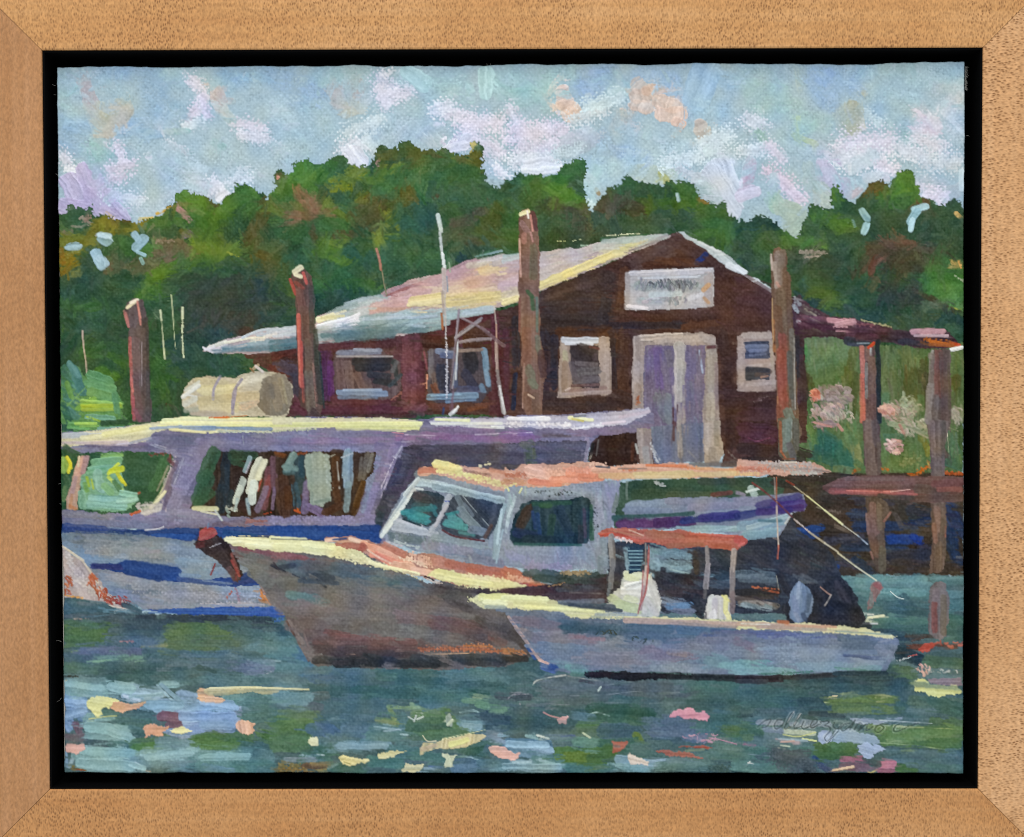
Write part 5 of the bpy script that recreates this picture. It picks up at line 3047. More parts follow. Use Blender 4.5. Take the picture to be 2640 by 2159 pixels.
c4c0bc w8 130 162 138 172
ccc8c0 w5 126 168 128 172
@skiff/windscreen
T 2 2
P 1f3c58 r0.7 a5 113 114 126 114 125 136 114 138
7ca8b8 t1.4 113 117 126 117
7ca8b8 t1.4 114 120 126 120
7ca8b8 t1.4 114 123 126 123
7ca8b8 t1.4 114 126 126 126
6c98a8 t1.4 114 130 125 130
6c98a8 t1.4 115 134 124 134
@skiff/seat
T 2 2
P d0ccc4 r1 a88 186 158 192 156 206 160 206 174 |2,3 207 7 180 6 |2,2 184 170
d8d8d0 i7 190 160 190 170
c4bcc0 i5 192 162 192 173
e8e090 i5 202 160 202 172
f0e88c i3 199 158 206 163
T 2 3
1e1c20 w5 176 1 181 5
dcd8d8 w6 190 0 190 5
ece08c w4 203 0 205 5
302830 w3 184 0 184 5
@skiff/hull
P 6c7c94 r0.7 a3 |1,2 186 158 212 158 |2,2 0 160 30 163 60 168 110 174 |2,3 90 3 160 8 212 12 |3,3 0 10 40 11 90 14 130 20 147 24 146 32 135 54 120 52 70 56 0 59 |2,3 212 58 120 55 76 52 72 56 60 56 50 53 34 47 22 28 0 0 |1,2 206 172
T 2 3
786c7c w7 10 6 30 10
74707c w8 16 16 30 24
746c80 w10 20 8 50 14
74748c w12 30 24 80 24
5f789c w12 34 32 70 36
687c9c w12 40 40 80 40
3a5c74 w8 54 10 100 14
34546c w9 56 15 110 16
3c5c78 w9 100 14 150 16
3f5c78 w9 100 22 130 24
4c6884 w8 130 24 180 24
44688c w7 160 16 212 18
3c5488 w4 190 16 212 18
788090 w12 90 30 140 32
7c7c90 w14 80 42 140 42
7a7088 w14 130 36 170 44
707894 w12 150 30 200 30
727894 w12 180 24 212 24
6c849c w12 160 50 200 46
6c94a4 w9 186 44 212 48
74a4ac w7 200 48 212 50
7c8c9c w12 140 50 180 52
5c8494 w6 50 48 70 50
68a0a4 w6 58 50 74 54
4c8078 w4 62 56 76 56
4860a0 w6 36 48 46 52
2c4c90 w4 42 49 47 50
b89c98 t3 4 4 16 20 28 38 34 44
9c8c90 t2 10 14 24 32
e0b4a4 i2.6 32 43 40 46
2c5090 t3 20 30 28 42
846878 w4 60 22 90 24
887c84 w5 150 36 165 38
T 3 3
5c6088 w5 0 17 60 20
54649c w4 20 20 90 22
6c7c9c w6 20 24 90 26
746c88 w9 2 26 16 32
7a88a0 w12 20 34 80 36
8498b0 w10 30 34 90 38
7c90a8 w12 40 44 110 44
6ca0a8 w10 2 48 28 48
78a8ac w7 4 52 50 54
7c9cb0 w10 60 50 120 48
445c80 w8 96 23 130 24
54687f w9 100 30 136 30
7c88a0 w9 130 32 140 40
6c7c9c w8 126 22 144 26
4a5c84 i3.4 98 39 112 40 128 42
6880a0 w4 98 36 126 36
8094a8 w8 110 48 130 44
6c94a0 w5 110 52 130 51
4c7c78 d4 20 56 70 54
5c8c88 d4 90 50 130 54
7c90a4 t1.4 140 36 132 50
@skiff/boot_shadow
P 20242c r0.9 a2 |2,3 74 55 78 53 90 53 120 54 212 57 |3,3 0 58 30 58 70 56 90 54 124 54 138 54 130 57 70 58 30 62 0 64 |2,3 212 61 160 60 110 62 84 60 72 58
T 2 3
2a2028 w6 80 56 110 57
1c1c24 w6 100 58 160 58
222a30 w6 150 58 210 60
4c6c6c d2 130 54 170 56
T 3 3
302830 w6 0 60 40 60
34383e w4 0 63 26 63
34383c w5 40 60 90 57
28404c w4 90 55 136 55
@skiff/gunwale
P d8d4a0 r0.9 a6 |1,2 179 162 190 156 212 156 |2,2 0 156 20 158 40 161 70 166 108 172 |2,3 60 -1 100 1 150 4 180 6 212 7 |3,3 20 8 45 10 60 9 90 12 120 15 146 22 142 24 100 19 60 17 0 15 |2,3 212 13 150 8 100 6 60 4 54 2 |2,2 50 173 20 171 0 168 |1,2 212 168 194 170 186 165
T 1 2
ecec9c i7 192 159 212 160
e8e8b0 i6 196 164 212 165
e8e8ac d6 180 161 192 162
a8b4a8 w4 196 168 212 168
T 2 2
e8eaac i5 0 160 38 162
e4e4a8 i5 10 165 60 169
dcdc98 i4 20 168 90 172
4c5868 w4 50 164 100 168
3c4858 w4 60 167 106 172
748090 w4 50 163 90 163
T 2 3
dce0a0 i3 56 2 84 3
8c9ca8 w4 84 2 120 2
b0b8a0 d3 80 4 110 5
e4dca4 i2.4 110 4 160 6
ece8a8 i2.4 130 5 200 7
b89c94 w4 110 7 212 11
a49490 w3 160 10 212 13
c8a898 w3 186 9 212 11
T 3 3
c8a490 w5 2 10 50 13
bca090 w5 20 13 80 15
d09c80 w3 44 11 90 13
b0a89c w4 60 15 110 17
8ca8a4 w3 90 17 140 20
c47048 w3 38 8 46 9
d4c8b8 t1.6 4 10 30 11
@skiff/canopy
T 2 2
P b45c4c r0.6 a4 85 102 90 98 100 96 116 96 130 98 160 98 180 101 212 103 |3,2 6 103 9 108 6 113 0 116 |2,2 206 117 180 113 160 115 140 112 136 108 124 111 116 108 108 106 100 105
c87058 i3 96 98 120 99
bc7858 i2 100 99 126 104
cc5440 i3 88 103 104 102 116 106
e06048 i2.4 86 102 100 101
dcaa90 t1.4 114 98 127 103
c85444 i3 108 106 122 108
a8644c w8 132 101 160 104
b86450 w5 140 108 180 108
a8644c w5 150 112 180 111
c4604c w5 180 104 206 106
c45848 i2.4 170 102 208 104
b45c48 w5 190 112 206 113
d0604c t2 138 109 116 107
e0c8c0 d3 102 105 116 109
T 3 2
c4504c i7 0 106 6 108
cc5c54 i3 2 112 6 110
@skiff/canopy_pole
T 2 2
8c8884 i5 98 104 99 130
808084 i5 99 126 97 150
646c74 w3 97 148 95 156
6f6660 w2 100 108 101 124
@skiff/canopy_pole
T 2 2
c8b8a8 i3.4 129 110 129 134
c0a8a0 i4 130 132 128 150
b09494 i3.6 128 150 124 170
b45c58 t2 132 112 131 134 129 154 124 166
b06c6c t1.6 127 130 125 160 122 174
@skiff/canopy_pole
T 2 2
948c8c i4.6 185 114 186 132
8c8488 i4.4 186 130 184 150
6c6868 w2.6 184 148 183 160
@skiff/canopy_pole
T 2 2
9c8c84 i5 210 117 208 140
948884 i5 208 138 208 158
84706c w4 208 156 208 172
b0a098 t1.4 211 118 209 136
@skiff/registration_number
T 2 3
2c3c3c d2 83 20 88 17 92 18
2f3c3c d2.4 90 20 96 16 98 19
2c3c3c d2 96 19 99 16 102 20
2f403f d2 117 25 118 22 122 23
2c3c3c d2.4 122 27 128 24
2c3c3c d2 127 28 130 24
3a4c4c d1.6 134 28 136 25
@water/orange_line
T 3 3
4c3c30 w3 160 26 174 22
@lobster_boat/anchor
P 40312e r0.9 a60 |0,2 142 110 146 104 147 97 153 95 161 97 164 105 172 108 178 120 183 130 186 140 180 146 173 138 164 126 152 120
T 0 2
Q b04a4c r0.7 a10 145 104 147 98 153 95 160 96 163 101 158 105 150 108 145 108
9c4448 i3 148 107 158 104
a45450 i3 147 106 161 99
a84c48 i2.4 147 103 160 97
5c2c2c w6 146 112 156 110
3a2c2c w10 156 112 168 120
3f3230 w9 166 122 176 134
8c8488 d2 156 114 166 110
5c4444 w6 174 134 180 142
8c4c48 w3 176 120 182 136
9c4440 t2.4 176 126 183 140
7c3434 t2 180 136 180 143
8c3838 i2.4 161 129 157 139
5c7ca0 t1.5 155 92 154 96
@fishing_rod
T 3 2
7c3c2c t2 45 53 52 57
e8dcb8 i1.6 52 58 64 67
e8e4a8 i2 64 67 80 80
e4e0a8 i1.8 80 80 96 93
dcd8c8 i1.8 96 93 110 103
a8b8cc t1.2 110 103 119 111
@fishing_rod
T 3 2
74403c t2 14 55 24 62
6c3c40 t1.8 24 62 38 74 50 86
b8a89c d1.8 52 88 66 100
b8ac94 i1.8 66 100 80 110
c8c0a8 i1.8 80 110 92 118
e8e0b8 i2.2 92 119 108 131
f0ecd0 i2.2 108 131 127 144
d8e4dc t1 140 154 146 159 152 161
@fishing_rod
T 3 2
b4a098 t0.9 34 50 35 70
a85c44 t1.4 36 50 36 70
c8b4a4 t1.5 36 72 37 100
d0bca8 t1.5 37 100 38 114
b06048 t1.5 38 112 37 124
@fishing_rod
T 3 2
c8bcb0 t1 86 157 82 164 80 167
b08c7c t1.2 76 150 82 155 85 157
'''
TOOTH_DARK = .1
SATUR = .97
RELIEF = .00016
# ------------------------------------------------------------------ the painter
RS = 2.1                                  # one cell of the paint relief in photograph units
PX0, PY0, PX1, PY1 = 120.0, 135.0, 2512.0, 2020.0
NW, NH = int((PX1 - PX0) / RS), int((PY1 - PY0) / RS)
UK = 2.826 / RS                           # data unit -> cells
rng = np.random.default_rng(7)
def fftblur(a, sx, sy=None):
    sy = sy or sx
    fy = np.fft.fftfreq(a.shape[0])[:, None]; fx = np.fft.rfftfreq(a.shape[1])[None]
    g = np.exp(-2 * (math.pi ** 2) * ((fx * sx) ** 2 + (fy * sy) ** 2))
    r = np.fft.irfft2(np.fft.rfft2(a) * g, a.shape); return r / (r.std() + 1e-9)
NS = 1024
N1 = fftblur(rng.standard_normal((NS, NS)), .8)
N3 = fftblur(rng.standard_normal((NS, NS)), 3)
N8 = fftblur(rng.standard_normal((NS, NS)), 8)
N24 = fftblur(rng.standard_normal((NS, NS)), 24)
NB = fftblur(rng.standard_normal((NS, NS)), 26, .8)          # bristles: long in x, narrow in y
NB2 = fftblur(rng.standard_normal((NS, NS)), 60, 2.2)
def tile(N, y0, y1, x0, x1, sy=0, sx=0):
    return N[np.ix_((np.arange(y0, y1) + sy) % NS, (np.arange(x0, x1) + sx) % NS)]
YY, XX = np.mgrid[0:NH, 0:NW].astype(np.float32)
# linen weave
wx = XX + 1.1 * tile(N24, 0, NH, 0, NW) + .45 * tile(N3, 0, NH, 0, NW, 50)
wy = YY + 1.1 * tile(N24, 0, NH, 0, NW, 300, 90) + .45 * tile(N3, 0, NH, 0, NW, 400, 20)
PER = 3.55
cx_ = np.cos(2 * math.pi * wx / PER); cy_ = np.cos(2 * math.pi * wy / PER)
par = np.cos(math.pi * wx / PER) * np.cos(math.pi * wy / PER)
WEAVE = (.5 * (cx_ + cy_) * .55 + .6 * par + .35 * tile(N1, 0, NH, 0, NW, 9, 9)).astype(np.float32)
WEAVE /= WEAVE.std()
CAN = np.empty((NH, NW, 3), np.float32); CAN[:] = [.66, .75, .79]
HGT = np.zeros((NH, NW), np.float32)
BODY = np.full((NH, NW), .35, np.float32)     # how much the paint hides the weave
IDS = np.zeros((NH, NW), np.int16)
REPEAT = {'flower', 'post', 'piling', 'antenna', 'fishing_rod', 'window', 'window_pane', 'light_dab', 'life_jacket',
          'canopy_pole', 'opening', 'opening_plant', 'sky_patch'}
PARTS = []                                 # (path, instance number)
cur = None
def ss(x): x = np.clip(x, 0, 1); return x * x * (3 - 2 * x)
TINT = (1, 1, 1, 1)
def hexc(h):
    c = np.array([int(h[i:i + 2], 16) / 255 for i in (0, 2, 4)], np.float32); g = c.mean()
    return np.clip((g + (c - g) * TINT[3]) * np.array(TINT[:3], np.float32), 0, 1)
def to_cells(tok, tile0):
    pts = []; t = tile0; nums = []
    for k in tok:
        if k.startswith('|'):
            a = k[1:].split(','); t = (int(a[0]), int(a[1])); continue
        nums.append(float(k))
        if len(nums) == 2:
            sx = 100 + 600 * t[0] + nums[0] * 2.826; sy = 110 + 490 * t[1] + nums[1] * 2.826
            pts.append(((sx - PX0) / RS, (sy - PY0) / RS)); nums = []
    return pts
def smooth_line(p, n=5):
    if len(p) < 3: return p
    P = [p[0]] + p + [p[-1]]; out = []
    for i in range(1, len(P) - 2):
        a, b, c, d = [np.array(q) for q in P[i - 1:i + 3]]
        for k in range(n):
            t = k / n
            out.append(tuple(.5 * ((2 * b) + (c - a) * t + (2 * a - 5 * b + 4 * c - d) * t * t + (3 * b - a - 3 * c + d) * t ** 3)))
    out.append(p[-1]); return out
def put(y0, y1, x0, x1, a, col, dh, body, pid, setid=.5):
    s = (slice(y0, y1), slice(x0, x1))
    if CLIP:
        a = a * np.isin(IDS[s], CLIP)
    CAN[s] += a[..., None] * (col - CAN[s])
    HGT[s] += a * (dh - .55 * HGT[s])
    BODY[s] += a * (body - BODY[s])
    IDS[s] = np.where(a > setid, pid, IDS[s])
def stroke(hx, kind, wid, pts, pid):
    if kind == 'd' and wid >= 12:
        stroke(hx, 'b', wid * .55, pts, pid)
    r = max(wid * UK / 2, .62 if kind == 't' else .8)
    if kind in 'b': r *= 1.25
    if kind in 'wip' and r > 3: r *= 1.06
    if kind == 'i' and wid < 5: r = max(r - .35, .55)
    line = smooth_line(pts)
    if len(line) == 1: line = [line[0], (line[0][0] + .5, line[0][1])]
    L = np.array(line, np.float32)
    m = r + 5
    x0 = max(int(L[:, 0].min() - m), 0); x1 = min(int(L[:, 0].max() + m) + 1, NW)
    y0 = max(int(L[:, 1].min() - m), 0); y1 = min(int(L[:, 1].max() + m) + 1, NH)
    if x1 <= x0 or y1 <= y0: return
    X = XX[y0:y1, x0:x1]; Y = YY[y0:y1, x0:x1]
    o1, o2 = rng.integers(0, NS, 2)
    if r > 2:     # wobbling outline
        k = min(.09 * r, .8)
        X = X + k * tile(N3, y0, y1, x0, x1, o1, o2); Y = Y + k * tile(N3, y0, y1, x0, x1, o2, o1)
    best = np.full(X.shape, 1e9, np.float32); U = np.zeros_like(best); V = np.zeros_like(best); acc = 0.0
    for (ax, ay), (bx, by) in zip(line[:-1], line[1:]):
        dx, dy = bx - ax, by - ay; ll = math.hypot(dx, dy) + 1e-6; ux, uy = dx / ll, dy / ll
        t = np.clip((X - ax) * ux + (Y - ay) * uy, 0, ll)
        ex = X - ax - t * ux; ey = Y - ay - t * uy
        d = ex * ex + ey * ey; k = d < best
        best = np.where(k, d, best)
        U = np.where(k, acc + (X - ax) * ux + (Y - ay) * uy, U); V = np.where(k, -(X - ax) * uy + (Y - ay) * ux, V); acc += ll
    D = np.sqrt(best)
    rr = r
    if kind in 'wid' and wid < 5:      # narrow strokes swell and thin out
        rr = r * (1 + .16 * NB2[int(o1), (np.clip(U, -9, 4000).astype(int) * 3 + o2) % NS])
    bi = NB[((V * 1.0).astype(int) + o1) % NS, ((U * .5).astype(int) + o2) % NS]
    b2 = NB2[((V * 1.0).astype(int) + o2) % NS, ((U * .5).astype(int) + o1) % NS]
    n1 = tile(N1, y0, y1, x0, x1, o2, o1); n3 = tile(N3, y0, y1, x0, x1, o1, o2)
    wv = WEAVE[y0:y1, x0:x1]; old = CAN[y0:y1, x0:x1]
    e = (rr - D)
    col = hexc(hx)
    if kind == 'b':
        q = ss(e / (rr * .85))
        a = .86 * q * np.clip(.78 + .12 * wv + .16 * bi + .08 * n3, 0, 1.1); a = np.clip(a, 0, 1)
        c = col + (.016 * bi + .012 * b2 + .008 * n3)[..., None]; dh = .35 + .16 * bi; body = .45
    elif kind == 'w':
        soft = (.55 if CLIP else .42 if SOFT else .26) * rr
        q = ss(e / max(2.2, soft) + .3 + .3 * bi) if wid > 7 else ss(e / 2.0 + .35 + .25 * bi)
        a = q * np.clip((.84 if SOFT or CLIP else .93) + .06 * bi + .03 * wv, 0, 1)
        c = col + (.016 * bi + .012 * b2 + .008 * n1)[..., None]; dh = .5 + .17 * bi + .05 * b2; body = .55
    elif kind == 'd':
        f = e / rr
        a = ss((.48 * wv + .42 * n1 + .25 * bi + 2.4 * f - .5) / 1.1); a = a * (e > -1.5)
        c = col + (.02 * bi + .008 * wv + .015 * n3)[..., None]; dh = .35 + .16 * wv + .1 * n1; body = .38
    elif kind in 'ip':
        if kind == 'p':
            bi = NB[((U * 1.0).astype(int) + o1) % NS, ((V * .5).astype(int) + o2) % NS]
        q = ss(e / 1.3 + .45 + .3 * bi)
        a = q * np.clip(.97 + .03 * bi, 0, 1)
        if wid > 2.4:
            a = a * ss(1.1 + .5 * (bi + 1.6) )
        c = col + (.03 * bi + .018 * b2 + .01 * n1)[..., None]
        rim = np.exp(-((e - 1.1) / 1.0) ** 2)
        dh = 1.0 + .72 * bi + .25 * b2 + .45 * rim; body = .9
    elif kind == 't':
        q = ss((r + .35 - D) / .9) * ss(1.25 + .45 * tile(N3, y0, y1, x0, x1, o1, o2))
        a = q * .92; c = col + (.02 * n1)[..., None]; dh = .9; body = .7
    else:   # g: a line scratched into the wet paint
        q = ss((r + .2 - D) / .9); a = q * .8
        c = col * .7 + old * .2; dh = -1.4; body = .4
        rim = np.exp(-((D - r - 1.1) / .7) ** 2)
        HGT[y0:y1, x0:x1] += rim * .8
        CAN[y0:y1, x0:x1] += (rim * .5 * (.6 + .3 * n3).clip(0, 1))[..., None] * (np.array([.80, .84, .82]) - CAN[y0:y1, x0:x1])
    if kind != 'g' and kind != 't':
        mixk = .10 + .06 * np.clip(b2, -1, 1.5) if kind != 'i' else .05 + .04 * np.clip(b2, -1, 1.5)
        c = c + (old - c) * mixk[..., None]
    put(y0, y1, x0, x1, a.astype(np.float32), c, dh, body, pid)
def polygon(hx, rag, ang, pts, pid, thick=False):
    L = np.array(pts, np.float32); m = rag * UK * 2 + 4
    x0 = max(int(L[:, 0].min() - m), 0); x1 = min(int(L[:, 0].max() + m) + 1, NW)
    y0 = max(int(L[:, 1].min() - m), 0); y1 = min(int(L[:, 1].max() + m) + 1, NH)
    X = XX[y0:y1, x0:x1]; Y = YY[y0:y1, x0:x1]
    o1, o2 = rng.integers(0, NS, 2); R = rag * UK
    k8 = .35 if rag > 2 else 0.; k3 = .3 if rag > 2 else .55
    X = X + R * (k8 * tile(N8, y0, y1, x0, x1, o1, o2) + k3 * tile(N3, y0, y1, x0, x1, o1, o2) + .33 * tile(N1, y0, y1, x0, x1, o1, o2))
    Y = Y + R * (k8 * tile(N8, y0, y1, x0, x1, o2, o1) + k3 * tile(N3, y0, y1, x0, x1, o2, o1) + .33 * tile(N1, y0, y1, x0, x1, o2, o1))
    ins = np.zeros(X.shape, bool)
    for (ax, ay), (bx, by) in zip(pts, pts[1:] + pts[:1]):
        if ay == by: continue
        k = ((ay > Y) != (by > Y)) & (X < (bx - ax) * (Y - ay) / (by - ay) + ax)
        ins ^= k
    a = ins.astype(np.float32)
    p = np.pad(a, 1, mode='edge')
    a = (p[:-2, 1:-1] + p[2:, 1:-1] + p[1:-1, :-2] + p[1:-1, 2:] + 3 * p[1:-1, 1:-1]) / 7
    a = ss(a)
    th = math.radians(ang); U = XX[y0:y1, x0:x1] * math.cos(th) + YY[y0:y1, x0:x1] * math.sin(th)
    V = -XX[y0:y1, x0:x1] * math.sin(th) + YY[y0:y1, x0:x1] * math.cos(th)
    bi = NB[(V.astype(int) + o1) % NS, ((U * .5).astype(int) + o2) % NS]
    b2 = NB2[(V.astype(int) + o2) % NS, ((U * .5).astype(int) + o1) % NS]
    n8 = tile(N8, y0, y1, x0, x1, o1, o2)
    c = hexc(hx) + (.018 * bi + .018 * b2)[..., None] + n8[..., None] * np.array([.012, .008, .004])
    if thick:
        c = hexc(hx) + (.03 * bi + .022 * b2)[..., None]
        q = np.pad(a, 2, mode='edge'); inner = np.minimum(np.minimum(q[:-4, 2:-2], q[4:, 2:-2]), np.minimum(q[2:-2, :-4], q[2:-2, 4:]))
        put(y0, y1, x0, x1, a * ss(1.3 + .4 * b2), c, 1.0 + .5 * bi + .5 * (a - inner), .9, pid)
        return
    put(y0, y1, x0, x1, a, c, .42 + .12 * bi, .5, pid)

def touch(col, r, pts, pid, k):
    L = pts; m = r + 3
    x0 = max(int(min(p[0] for p in L) - m), 0); x1 = min(int(max(p[0] for p in L) + m) + 1, NW)
    y0 = max(int(min(p[1] for p in L) - m), 0); y1 = min(int(max(p[1] for p in L) + m) + 1, NH)
    if x1 <= x0 or y1 <= y0: return
    X = XX[y0:y1, x0:x1]; Y = YY[y0:y1, x0:x1]; best = np.full(X.shape, 1e9, np.float32); U = np.zeros_like(best); V = np.zeros_like(best); acc = 0.
    for (ax, ay), (bx, by) in zip(L[:-1], L[1:]):
        dx, dy = bx - ax, by - ay; ll = math.hypot(dx, dy) + 1e-6; ux, uy = dx / ll, dy / ll
        t = np.clip((X - ax) * ux + (Y - ay) * uy, 0, ll); d = (X - ax - t * ux) ** 2 + (Y - ay - t * uy) ** 2; q = d < best
        best = np.where(q, d, best); U = np.where(q, acc + t, U); V = np.where(q, -(X - ax) * uy + (Y - ay) * ux, V); acc += ll
    o = rng.integers(0, NS, 2)
    bi = NB[((V * 1.15).astype(int) + o[0]) % NS, ((U * .5).astype(int) + o[1]) % NS]
    e = 1 - np.sqrt(best) / r
    a = ss(e * 1.1 + .38 * bi + .12 * WEAVE[y0:y1, x0:x1]) * .78 * ss(1.25 * (1 - U / (acc + 1)) + .2)
    a = a * (BODY[y0:y1, x0:x1] < .72) * (BODY[y0:y1, x0:x1] > .41)
    put(y0, y1, x0, x1, a, col + (.014 * bi)[..., None], (.42 + .3 * bi) * k, .55, pid, 9)

inst = {}; pid = 0; CLIP = None; tile0 = (0, 0)
TINTS = {'trees/sky_patch': (1, 1, 1, 1), 'trees': (.99, .965, .90, .97), 'house': (1.01, .98, 1.0, .95), 'piling': (1.04, 1.01, 1, .95), 'post': (1.04, 1, 1, .95), 'ferry': (1, 1, 1, .9), 'annex': (1, 1, 1, .9), 'water': (1.0, 1.0, 1.01, .80), 'skiff': (1, 1, 1, .84), 'lobster_boat': (1, 1, 1, .87), 'water/light_dab': (1, 1, 1, .86), 'sky': (1, 1, 1, .88),
         'lobster_boat/hull': (.98, .99, 1.0, .75), 'shrubs': (1, 1, 1, .9), 'bush': (1, 1, 1, .92)}
SOFTS = {'lobster_boat/hull', 'skiff/hull', 'ferry', 'ferry/hull', 'house', 'bank', 'lobster_boat/cockpit', 'shrubs', 'house/door', 'ferry/stern'}
SOFT = False
def part_id(path, fresh):
    last = path.split('/')[-1]
    if last in REPEAT and fresh:
        PARTS.append(path); return len(PARTS) - 1
    if path not in inst:
        PARTS.append(path); inst[path] = len(PARTS) - 1
    return inst[path]
for ln in DATA.strip().splitlines():
    tk = ln.split()
    if not tk: continue
    if tk[0][0] == '@':
        pid = part_id(tk[0][1:], True); CLIP = [pid] if len(tk) > 1 and 'clip' in tk[1:] else None
        clipping = CLIP; CLIP = None
        TINT = TINTS.get(tk[0][1:], TINTS.get(tk[0][1:].split('/')[0], (1, 1, 1, 1))); SOFT = tk[0][1:] in SOFTS
    elif tk[0] == 'T': tile0 = (int(tk[1]), int(tk[2]))
    elif tk[0] == 'K':       # a clump of short touches: colour, width, centre, radii, count, direction
        (ccx, ccy), = to_cells(tk[3:5], tile0); rx_, ry_ = float(tk[5]), float(tk[6]); wd = float(tk[2]); an0 = math.radians(float(tk[8]))
        for q in range(int(tk[7])):
            rr_, th = math.sqrt(rng.random()), rng.random() * 6.283; x, y = ccx + rr_ * math.cos(th) * rx_ * UK, ccy + rr_ * math.sin(th) * ry_ * UK
            an = an0 + rng.normal(0, .45); ll = rng.uniform(2, 5) * UK * (1 if wd >= 1.2 else .12); c_ = hexc(tk[1]) + rng.normal(0, .035) + rng.normal(0, .012, 3)
            hx_ = '%02x%02x%02x' % tuple(int(255 * min(max(v_, 0), 1)) for v_ in c_)
            stroke(hx_, 'i' if wd < 3.4 else 'w', wd * rng.uniform(.7, 1.3), [(x - math.cos(an) * ll / 2, y - math.sin(an) * ll / 2), (x + math.sin(an) * ll * .12, y - math.cos(an) * ll * .12), (x + math.cos(an) * ll / 2, y + math.sin(an) * ll / 2)], pid)
    elif tk[0] in 'PQ':
        CLIP = None
        polygon(tk[1], float(tk[2][1:]), float(tk[3][1:]), to_cells(tk[4:], tile0), pid, tk[0] == 'Q')
        CLIP = clipping
    else:
        k = tk[1]; stroke(tk[0], k[0], float(k[1:]), to_cells(tk[2:], tile0), pid)
# the small brushwork: short bristly touches that pick up the colour they are drawn through
CLIP = None
WORK = {'sky': (3400, None, (10, 34), (2.2, 6.5), .012), 'trees': (3600, None, (6, 24), (1.6, 5.0), .018), 'shrubs': (500, 85, (6, 18), (1.2, 2.6), .03),
        'water': (2600, 2, (8, 30), (1.2, 3.4), .014), 'bank': (260, 5, (8, 22), (1.2, 2.6), .02), 'house': (380, 4, (8, 26), (1.2, 3.2), .014),
        'house/roof': (420, 170, (10, 30), (1.0, 2.4), .02), 'ferry': (420, 5, (8, 24), (1.2, 2.8), .02), 'ferry/hull': (260, 6, (6, 20), (1.6, 4), .014),
        'lobster_boat/hull': (360, 14, (8, 28), (2, 5), .010), 'lobster_boat/cabin': (260, 80, (6, 16), (1.2, 2.4), .018), 'skiff/hull': (300, 4, (8, 28), (1.6, 4), .010),
        'lobster_boat/cockpit': (240, 20, (8, 20), (1.2, 2.6), .02), 'house/door': (140, 88, (8, 20), (1, 2), .02), 'bush': (160, 30, (6, 14), (1.2, 2.4), .03),
        'ferry/stern': (160, 5, (8, 24), (1.2, 2.6), .02), 'annex': (80, 10, (8, 20), (1, 2), .02)}
for key, (cnt, ang0, lr, wr, jit) in WORK.items():
    if key not in inst: continue
    pid = inst[key]; ys, xs = np.nonzero(IDS == pid)
    if len(ys) < 50: continue
    CLIP = [pid]
    for q in rng.integers(0, len(ys), cnt):
        x, y = float(xs[q]), float(ys[q]); ll = rng.uniform(*lr); wd = rng.uniform(*wr)
        if ang0 is None: an = 2.2 * N24[int(y) % NS, int(x) % NS] + rng.normal(0, .35)
        else: an = math.radians(ang0) + rng.normal(0, .14)
        dx, dy = math.cos(an) * ll / 2, math.sin(an) * ll / 2
        bend = rng.normal(0, .12) * ll
        pts_ = [(x - dx, y - dy), (x - dy / ll * bend * 2, y + dx / ll * bend * 2), (x + dx, y + dy)]
        if key != 'trees' and key != 'sky': pts_ = [pts_[0], pts_[2]]
        xx = int(min(max(x + rng.normal(0, 3), 0), NW - 1)); yy = int(min(max(y + rng.normal(0, 3), 0), NH - 1))
        c = CAN[yy, xx] if IDS[yy, xx] == pid else CAN[int(y), int(x)]
        c = c + rng.normal(0, jit) + rng.normal(0, jit * .45, 3)
        c = np.clip(c, 0, 1)
        touch(c, wd, pts_, pid, 1.0 if key in ('sky', 'water', 'trees') else .7)
CLIP = None
print('painted', len(PARTS), 'parts', round(time.time() - _T0, 1), 's')
CLIP = None
q_ = np.pad(CAN, ((1, 1), (1, 1), (0, 0)), mode='edge')
bl = (q_[:-2, 1:-1] + q_[2:, 1:-1] + q_[1:-1, :-2] + q_[1:-1, 2:] + CAN) / 5
CAN += .45 * (CAN - bl)
# open tooth of the linen: pinholes where the paint is thin
hole = ss((-WEAVE - 1.35 + .25 * tile(N3, 0, NH, 0, NW, 77, 31) + .3 * tile(N8, 0, NH, 0, NW, 7, 331)) / .7) * np.clip(1.15 - 1.25 * BODY, 0, 1)
CAN *= (1 - TOOTH_DARK * hole)[..., None]
CAN += (.012 * tile(N1, 0, NH, 0, NW, 200, 5) + .022 * WEAVE * (1 - .8 * BODY))[..., None]
CAN += (.012 * tile(N8, 0, NH, 0, NW, 11, 600))[..., None] * np.array([1, .4, -.8], np.float32)
np.clip(CAN, .012, .97, out=CAN)
g_ = CAN.mean(-1, keepdims=True); CAN = np.clip(g_ + (CAN - g_) * SATUR, .008, .97)
LIN = np.where(CAN <= .04045, CAN / 12.92, ((CAN + .055) / 1.055) ** 2.4).astype(np.float32)
LIN = np.clip(LIN - .002, .001, 1)
HM = (.62 * HGT + (.20 * (1 - .75 * BODY)) * WEAVE + .05 * tile(N1, 0, NH, 0, NW, 5, 5)) * RELIEF      # metres

